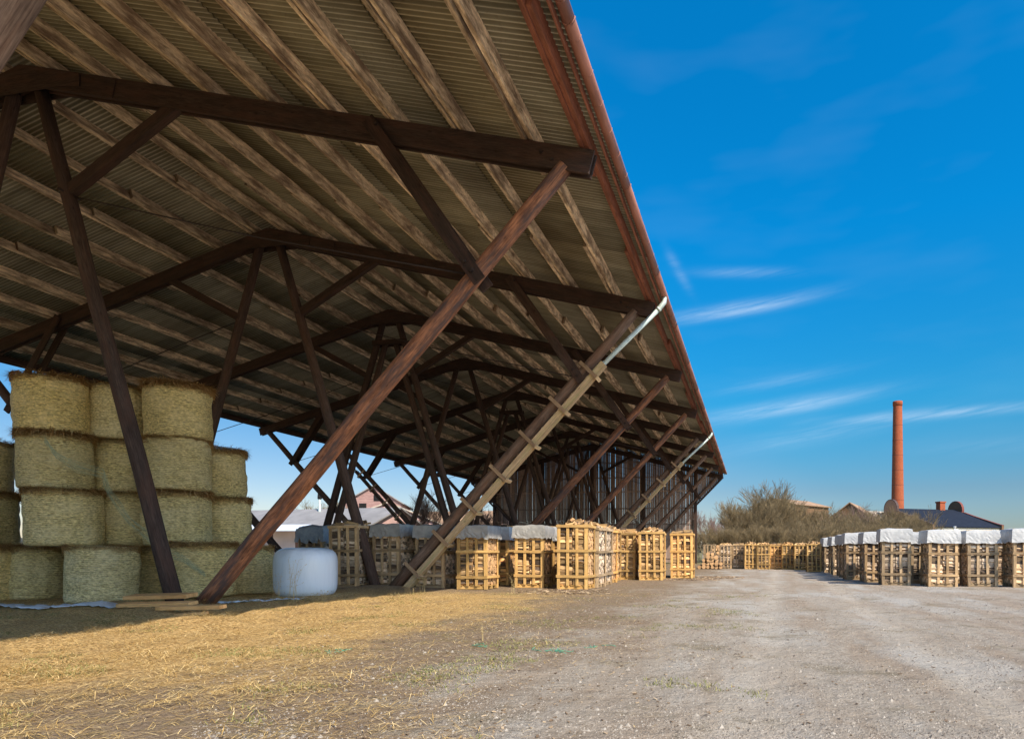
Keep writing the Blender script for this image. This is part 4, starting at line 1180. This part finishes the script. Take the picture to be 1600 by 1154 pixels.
# chimney
def chimney():
    d = 150; p = at(1402.5, d); T = empty('factory_chimney', (p.x, p.y, 0)); tag(T, 'tall tapering round red brick factory chimney behind the dark-roofed building', 'chimney')
    zt = zof(627, d); n = 40; b = MB()
    rb, rt = 1.62, 1.0; lv = 24
    for i in range(lv + 1):
        t = i / lv; r = rb + (rt - rb) * t ** 0.85
        for k in range(n): b.v.append((r * math.cos(2 * math.pi * k / n), r * math.sin(2 * math.pi * k / n), t * (zt - 1.2)))
    for i in range(lv):
        for k in range(n):
            k2 = (k + 1) % n; z0 = i / lv * zt; z1 = (i + 1) / lv * zt; u0, u1 = k / n * 9, (k + 1) / n * 9
            b.face((i * n + k, i * n + k2, (i + 1) * n + k2, (i + 1) * n + k), [(u0, z0), (u1, z0), (u1, z1), (u0, z1)], .5, 0, True)
    b.build('shaft', M['chimney'], T)
    b = MB(); b.tube([(0, 0, zt - 1.2), (0, 0, zt - 1.0), (0, 0, zt - .98), (0, 0, zt - .3), (0, 0, zt)], [1.01, 1.02, 1.07, 1.09, 1.06], 40); b.build('cap', M['chimney'], T)
    b = MB(); b.tube([(0, 0, zt), (0, 0, zt + .02)], .85, 30); b.build('flue', M['dark'], T)
    for z in [6, 9.5, 13, 16.5, 20, 23.5, 27, 30.5]:
        t = z / (zt - 1.2); r = rb + (rt - rb) * t ** .85
        b = MB(); b.tube([(0, 0, z - .05), (0, 0, z + .05)], r + .03, 40, cap=False); b.build('iron_band', M['bandred'], T)
chimney()
# factory with curved gables: ridge along world x
def factory():
    dR = 112; pl, pr = at(1386, dR), at(1502, dR)
    yc = (pl.y + pr.y) / 2; x0, x1 = pl.x, pr.x
    ang = math.atan2(pr.y - pl.y, pr.x - pl.x)
    c = (pl + pr) / 2; L = (pr - pl).length / 2 * 1.04
    T = empty('brick_factory', (c.x, c.y, 0), ang + .30); tag(T, 'factory building with dark slate roof and round-topped gables at the chimney foot', 'factory')
    hw = 9.5; zr = 8.35; z0 = 4.95
    b = MB(); s_ = (zr - z0) / hw
    for sg in (1, -1): b.beam((-L, sg * (hw + .2) / 2, (z0 + zr) / 2), (L, sg * (hw + .2) / 2, (z0 + zr) / 2), math.hypot(hw + .2, zr - z0), .15, (0, sg * s_, 1))
    b.build('roof', M['slate'], T)
    b = MB(); b.box(-L, L, -hw + .1, hw - .1, 0, z0 - .1); b.build('wall', M['render'], T)
    for sx in (-1, 1):
        prof = [(-hw - .3, 0), (-hw - .3, z0 + .3), (-hw + .6, z0 + .55), (-4.0, z0 + 2.1), (-1.9, zr - .55)]
        cz = zr - .05; rr = 1.6
        for k in range(0, 13):
            a = math.pi * 1.12 - k / 12 * math.pi * 1.24
            prof.append((rr * math.cos(a), cz + rr * math.sin(a)))
        prof += [(1.9, zr - .55), (4.0, z0 + 2.1), (hw - .6, z0 + .55), (hw + .3, z0 + .3), (hw + .3, 0)]
        b = MB(); x = sx * (L + .15); t = .22
        bb = len(b.v); n = len(prof)
        b.v += [(x - t, y, z) for y, z in prof] + [(x + t, y, z) for y, z in prof]
        b.face(range(bb, bb + n), prof, .5); b.face(range(bb + 2 * n - 1, bb + n - 1, -1), prof[::-1], .5)
        for k in range(n):
            k2 = (k + 1) % n; b.face((bb + k, bb + n + k, bb + n + k2, bb + k2), [(0, 0), (.4, 0), (.4, 1), (0, 1)], .5)
        g = b.build('gable', M['brownbrick'] if sx < 0 else M['shedbrick'], T)
        b = MB()
        for k in range(1, n - 2): b.beam((x, prof[k][0], prof[k][1] + .06), (x, prof[k + 1][0], prof[k + 1][1] + .06), 0.46, .10, (0, 0, 1) if abs(prof[k + 1][0] - prof[k][0]) > .05 else (1, 0, 0))
        b.build('coping', M['darkcap'] if sx < 0 else M['capred'], g)
    b = MB(); b.box(3.0, 4.1, -.5, .5, zr - .6, zr + 1.25); b.box(2.9, 4.2, -.6, .6, zr + 1.25, zr + 1.5); b.build('stack', M['chimney'], T)
factory()
house('brown_shed', 1236, 96, -0.62, 3.6, 4.6, 7.7, 8.7, M['shedbrick'], M['brownroof'], 'tall brown brick building with a shallow pale roof rising behind the bare bushes', [('f', .3, 7.5, .9, .6)], .35)
house('brown_gabled_house', 1336, 104, -0.3, 4.3, 5.0, 5.2, 8.6, M['shedbrick'], M['brownroof'], 'brown gabled house half hidden by bushes left of the factory')
house('pale_roofed_house', 1362, 112, -0.9, 3.2, 5.0, 5.6, 8.0, M['render'], M['paleroof'], 'pale-roofed building between the brown gable and the factory')
# lamp post before the factory
p = at(1491.8, 90); b = MB(); b.tube([(0, 0, 0), (0, 0, zof(824, 90))], .10, 8)
b.beam((-.1, 0, zof(827, 90)), (.45, 0, zof(826, 90)), .1, .1); b.tube([(0, 0, zof(823.5, 90)), (0, 0, zof(822, 90))], .2, 8)
o = b.build('lamp_post', M['paint'], None, (p.x, p.y, 0)); tag(o, 'thin white lamp post before the factory wall, above the covered crates', 'lamp post')

# ------------------------------------------------------------------ bare trees
def grow(b, p, d, L, r, lv, maxlv, spread, up, tw):
    k = 3 if lv < 2 else 2
    pts = [p.copy()]; q = p.copy(); dd = d.copy()
    for i in range(k):
        dd = (dd + Vector((random.gauss(0, .12), random.gauss(0, .12), random.gauss(0.02, .08) + up))).normalized()
        q = q + dd * L / k; pts.append(q.copy())
    rr = [r * (1 - .45 * i / k) for i in range(k + 1)]
    b.tube(pts, rr, 6 if lv == 0 else 4 if lv == 1 else 3, 0 if lv < 2 else 1, cap=False)
    if lv >= maxlv: return
    nb = random.randint(3, 5) if lv < maxlv - 1 else tw
    for i in range(nb):
        t = random.uniform(.25, 1.0) if i else 1.0
        j = min(int(t * k), k - 1); base = pts[j].lerp(pts[j + 1], t * k - j)
        ax = Vector((random.gauss(0, 1), random.gauss(0, 1), random.gauss(0, .5))).normalized()
        nd = (dd + ax * spread * random.uniform(.5, 1.1)).normalized()
        grow(b, base, nd, L * random.uniform(.55, .8), r * .52, lv + 1, maxlv, spread, up, tw)
def tree_mesh(seed, stems, H, maxlv, spread, up, tw, base_r, r):
    random.seed(seed); bt, bc = MB(), MB()
    class Split:
        def tube(s, pts, rad, n, mi, cap=False):
            (bt if mi == 0 else bc).tube(pts, [max(x, 0.011) for x in rad], n, 0, cap=cap)
    S_ = Split()
    for i in range(stems):
        a = random.uniform(0, 6.28); rad = base_r * math.sqrt(random.random())
        p = Vector((rad * math.cos(a), rad * math.sin(a), -.1)); d = Vector((math.cos(a) * .3 * rad / max(base_r, .1), math.sin(a) * .3 * rad / max(base_r, .1), 1)).normalized()
        grow(S_, p, d, H * random.uniform(.32, .42), r * random.uniform(.7, 1), 0, maxlv, spread, up, tw)
    return bt, bc
def tree_kind(seed, tmat, cmat, **k):
    bt, bc = tree_mesh(seed, **k); return bt.mesh('trunk', [tmat]), bc.mesh('crown', [cmat])
TK = [tree_kind(1, M['trunk'], M['twig'], stems=7, H=8.6, maxlv=4, spread=.62, up=.07, tw=9, base_r=1.2, r=.10),
      tree_kind(2, M['trunk'], M['twig'], stems=9, H=7.8, maxlv=4, spread=.65, up=.08, tw=8, base_r=1.6, r=.08),
      tree_kind(3, M['birch'], M['twigred'], stems=1, H=11, maxlv=5, spread=.7, up=.04, tw=5, base_r=.1, r=.16),
      tree_kind(4, M['trunk'], M['twigred'], stems=4, H=8.6, maxlv=4, spread=.65, up=.06, tw=8, base_r=.6, r=.12),
      tree_kind(6, M['trunk'], M['twig'], stems=22, H=4.6, maxlv=3, spread=.7, up=.10, tw=7, base_r=2.2, r=.05)]
def tree(px, d, k, s, rz, label, group):
    p = at(px, d); T = empty('bare_tree' if k != 4 else 'bare_bush', (p.x, p.y, 0), rz); T.scale = (s, s, s); tag(T, label, 'tree' if k != 4 else 'bush', group)
    link('trunk', TK[k][0], T); link('crown', TK[k][1], T)
gt = 'bare trees and bushes behind the yard'
tl = [
 (1098, 95, 2, .85, 'thin reddish bare tree just right of the shed gable'), (1118, 100, 3, .95, 'faint low tree right of the shed gable, second from the post'),
 (1140, 78, 3, .85, 'small reddish bare tree at the left slope of the thicket'), (1158, 70, 0, .88, 'bare tree on the left shoulder of the thicket'),
 (1182, 68, 1, 1.12, 'dense many-stemmed bare tree left of the thicket top'), (1204, 72, 0, 1.22, 'tallest fan-shaped bare tree at the thicket top'),
 (1234, 74, 1, 1.02, 'broad bare tree just right of the thicket top'), (1250, 70, 1, 1.0, 'bare tree before the brown brick building, its left part'),
 (1272, 70, 1, .95, 'bare tree before the brown brick building, its right part'), (1296, 78, 3, .88, 'loose bare tree between the brown building and the gabled house'),
 (1312, 80, 0, .9, 'low bare tree before the gabled house'), (1345, 92, 3, 1.15, 'reddish tree with a purple haze of twigs before the pale roof'),
 (1348, 74, 2, .62, 'pale-stemmed birch in front of the gabled house'), (1368, 80, 1, 1.0, 'rounded bare tree before the left factory gable'),
 (1398, 78, 1, .98, 'domed bare tree covering the left of the factory'), (1422, 80, 1, .85, 'low bare tree at the right slope of the growth before the factory'),
 (1330, 96, 3, 1.05, 'thin reddish tree behind the gabled house'), (1445, 86, 3, .52, 'small reddish tree at the right end of the growth'),
]
for i, (px, d, k, s, lab) in enumerate(tl): tree(px, d, k, s * (0.62 if px in (1248, 1272) else 0.86 if k != 2 else 1.0), i * 1.3, lab, gt)
bl2 = [(1112, 66), (1134, 62), (1156, 60), (1180, 59), (1204, 60), (1228, 59), (1252, 60), (1276, 61), (1302, 62), (1330, 64), (1358, 65), (1388, 66), (1414, 67), (1438, 70), (1190, 66), (1240, 66), (1290, 68), (1340, 70), (1392, 72)]
for i, (px, d) in enumerate(bl2): tree(px, d, 4, (0.86 if i < 14 else 1.15) * (1.15 if px > 1300 else 1), i * 2.1, 'many-stemmed olive-brown bush in the thicket behind the far crates', 'bushes of the thicket')
tree(517, 70, 1, .9, 1.0, 'rounded bare tree beyond the long low roof, right of the stove pipe', gt)
tree(672, 46, 3, .68, 2.0, 'dark bare tree seen through the shed, right of the third inner pole', gt)
tree(745, 60, 3, .7, 2.6, 'small bare tree showing left of the gable wall', gt)

# far tree line: one mass
random.seed(64); b = MB()
for i in range(2600):
    a = random.uniform(-1.3, 0.75); d = random.uniform(380, 430); x, y = d * math.sin(a), d * math.cos(a)
    h = (5.5 + 3.5 * noise.noise((a * 9, 0, 0)) + 1.5 * noise.noise((a * 50, 0, 0))) * random.uniform(.5, 1.05)
    w = random.uniform(1.5, 4)
    nrm = Vector((math.cos(a), -math.sin(a), 0))
    c = Vector((x, y, 0)); b.tube([c, c + Vector((0, 0, h * .6)), c + Vector((0, 0, h))], [w * .9, w, w * .25], 5, 0, smooth=False)
o = b.build('distant_wood', simple('far_wood', (0.06, 0.065, 0.055), 0.95, .2, .3)); tag(o, 'dark low band of distant wood along the horizon', kind='stuff')
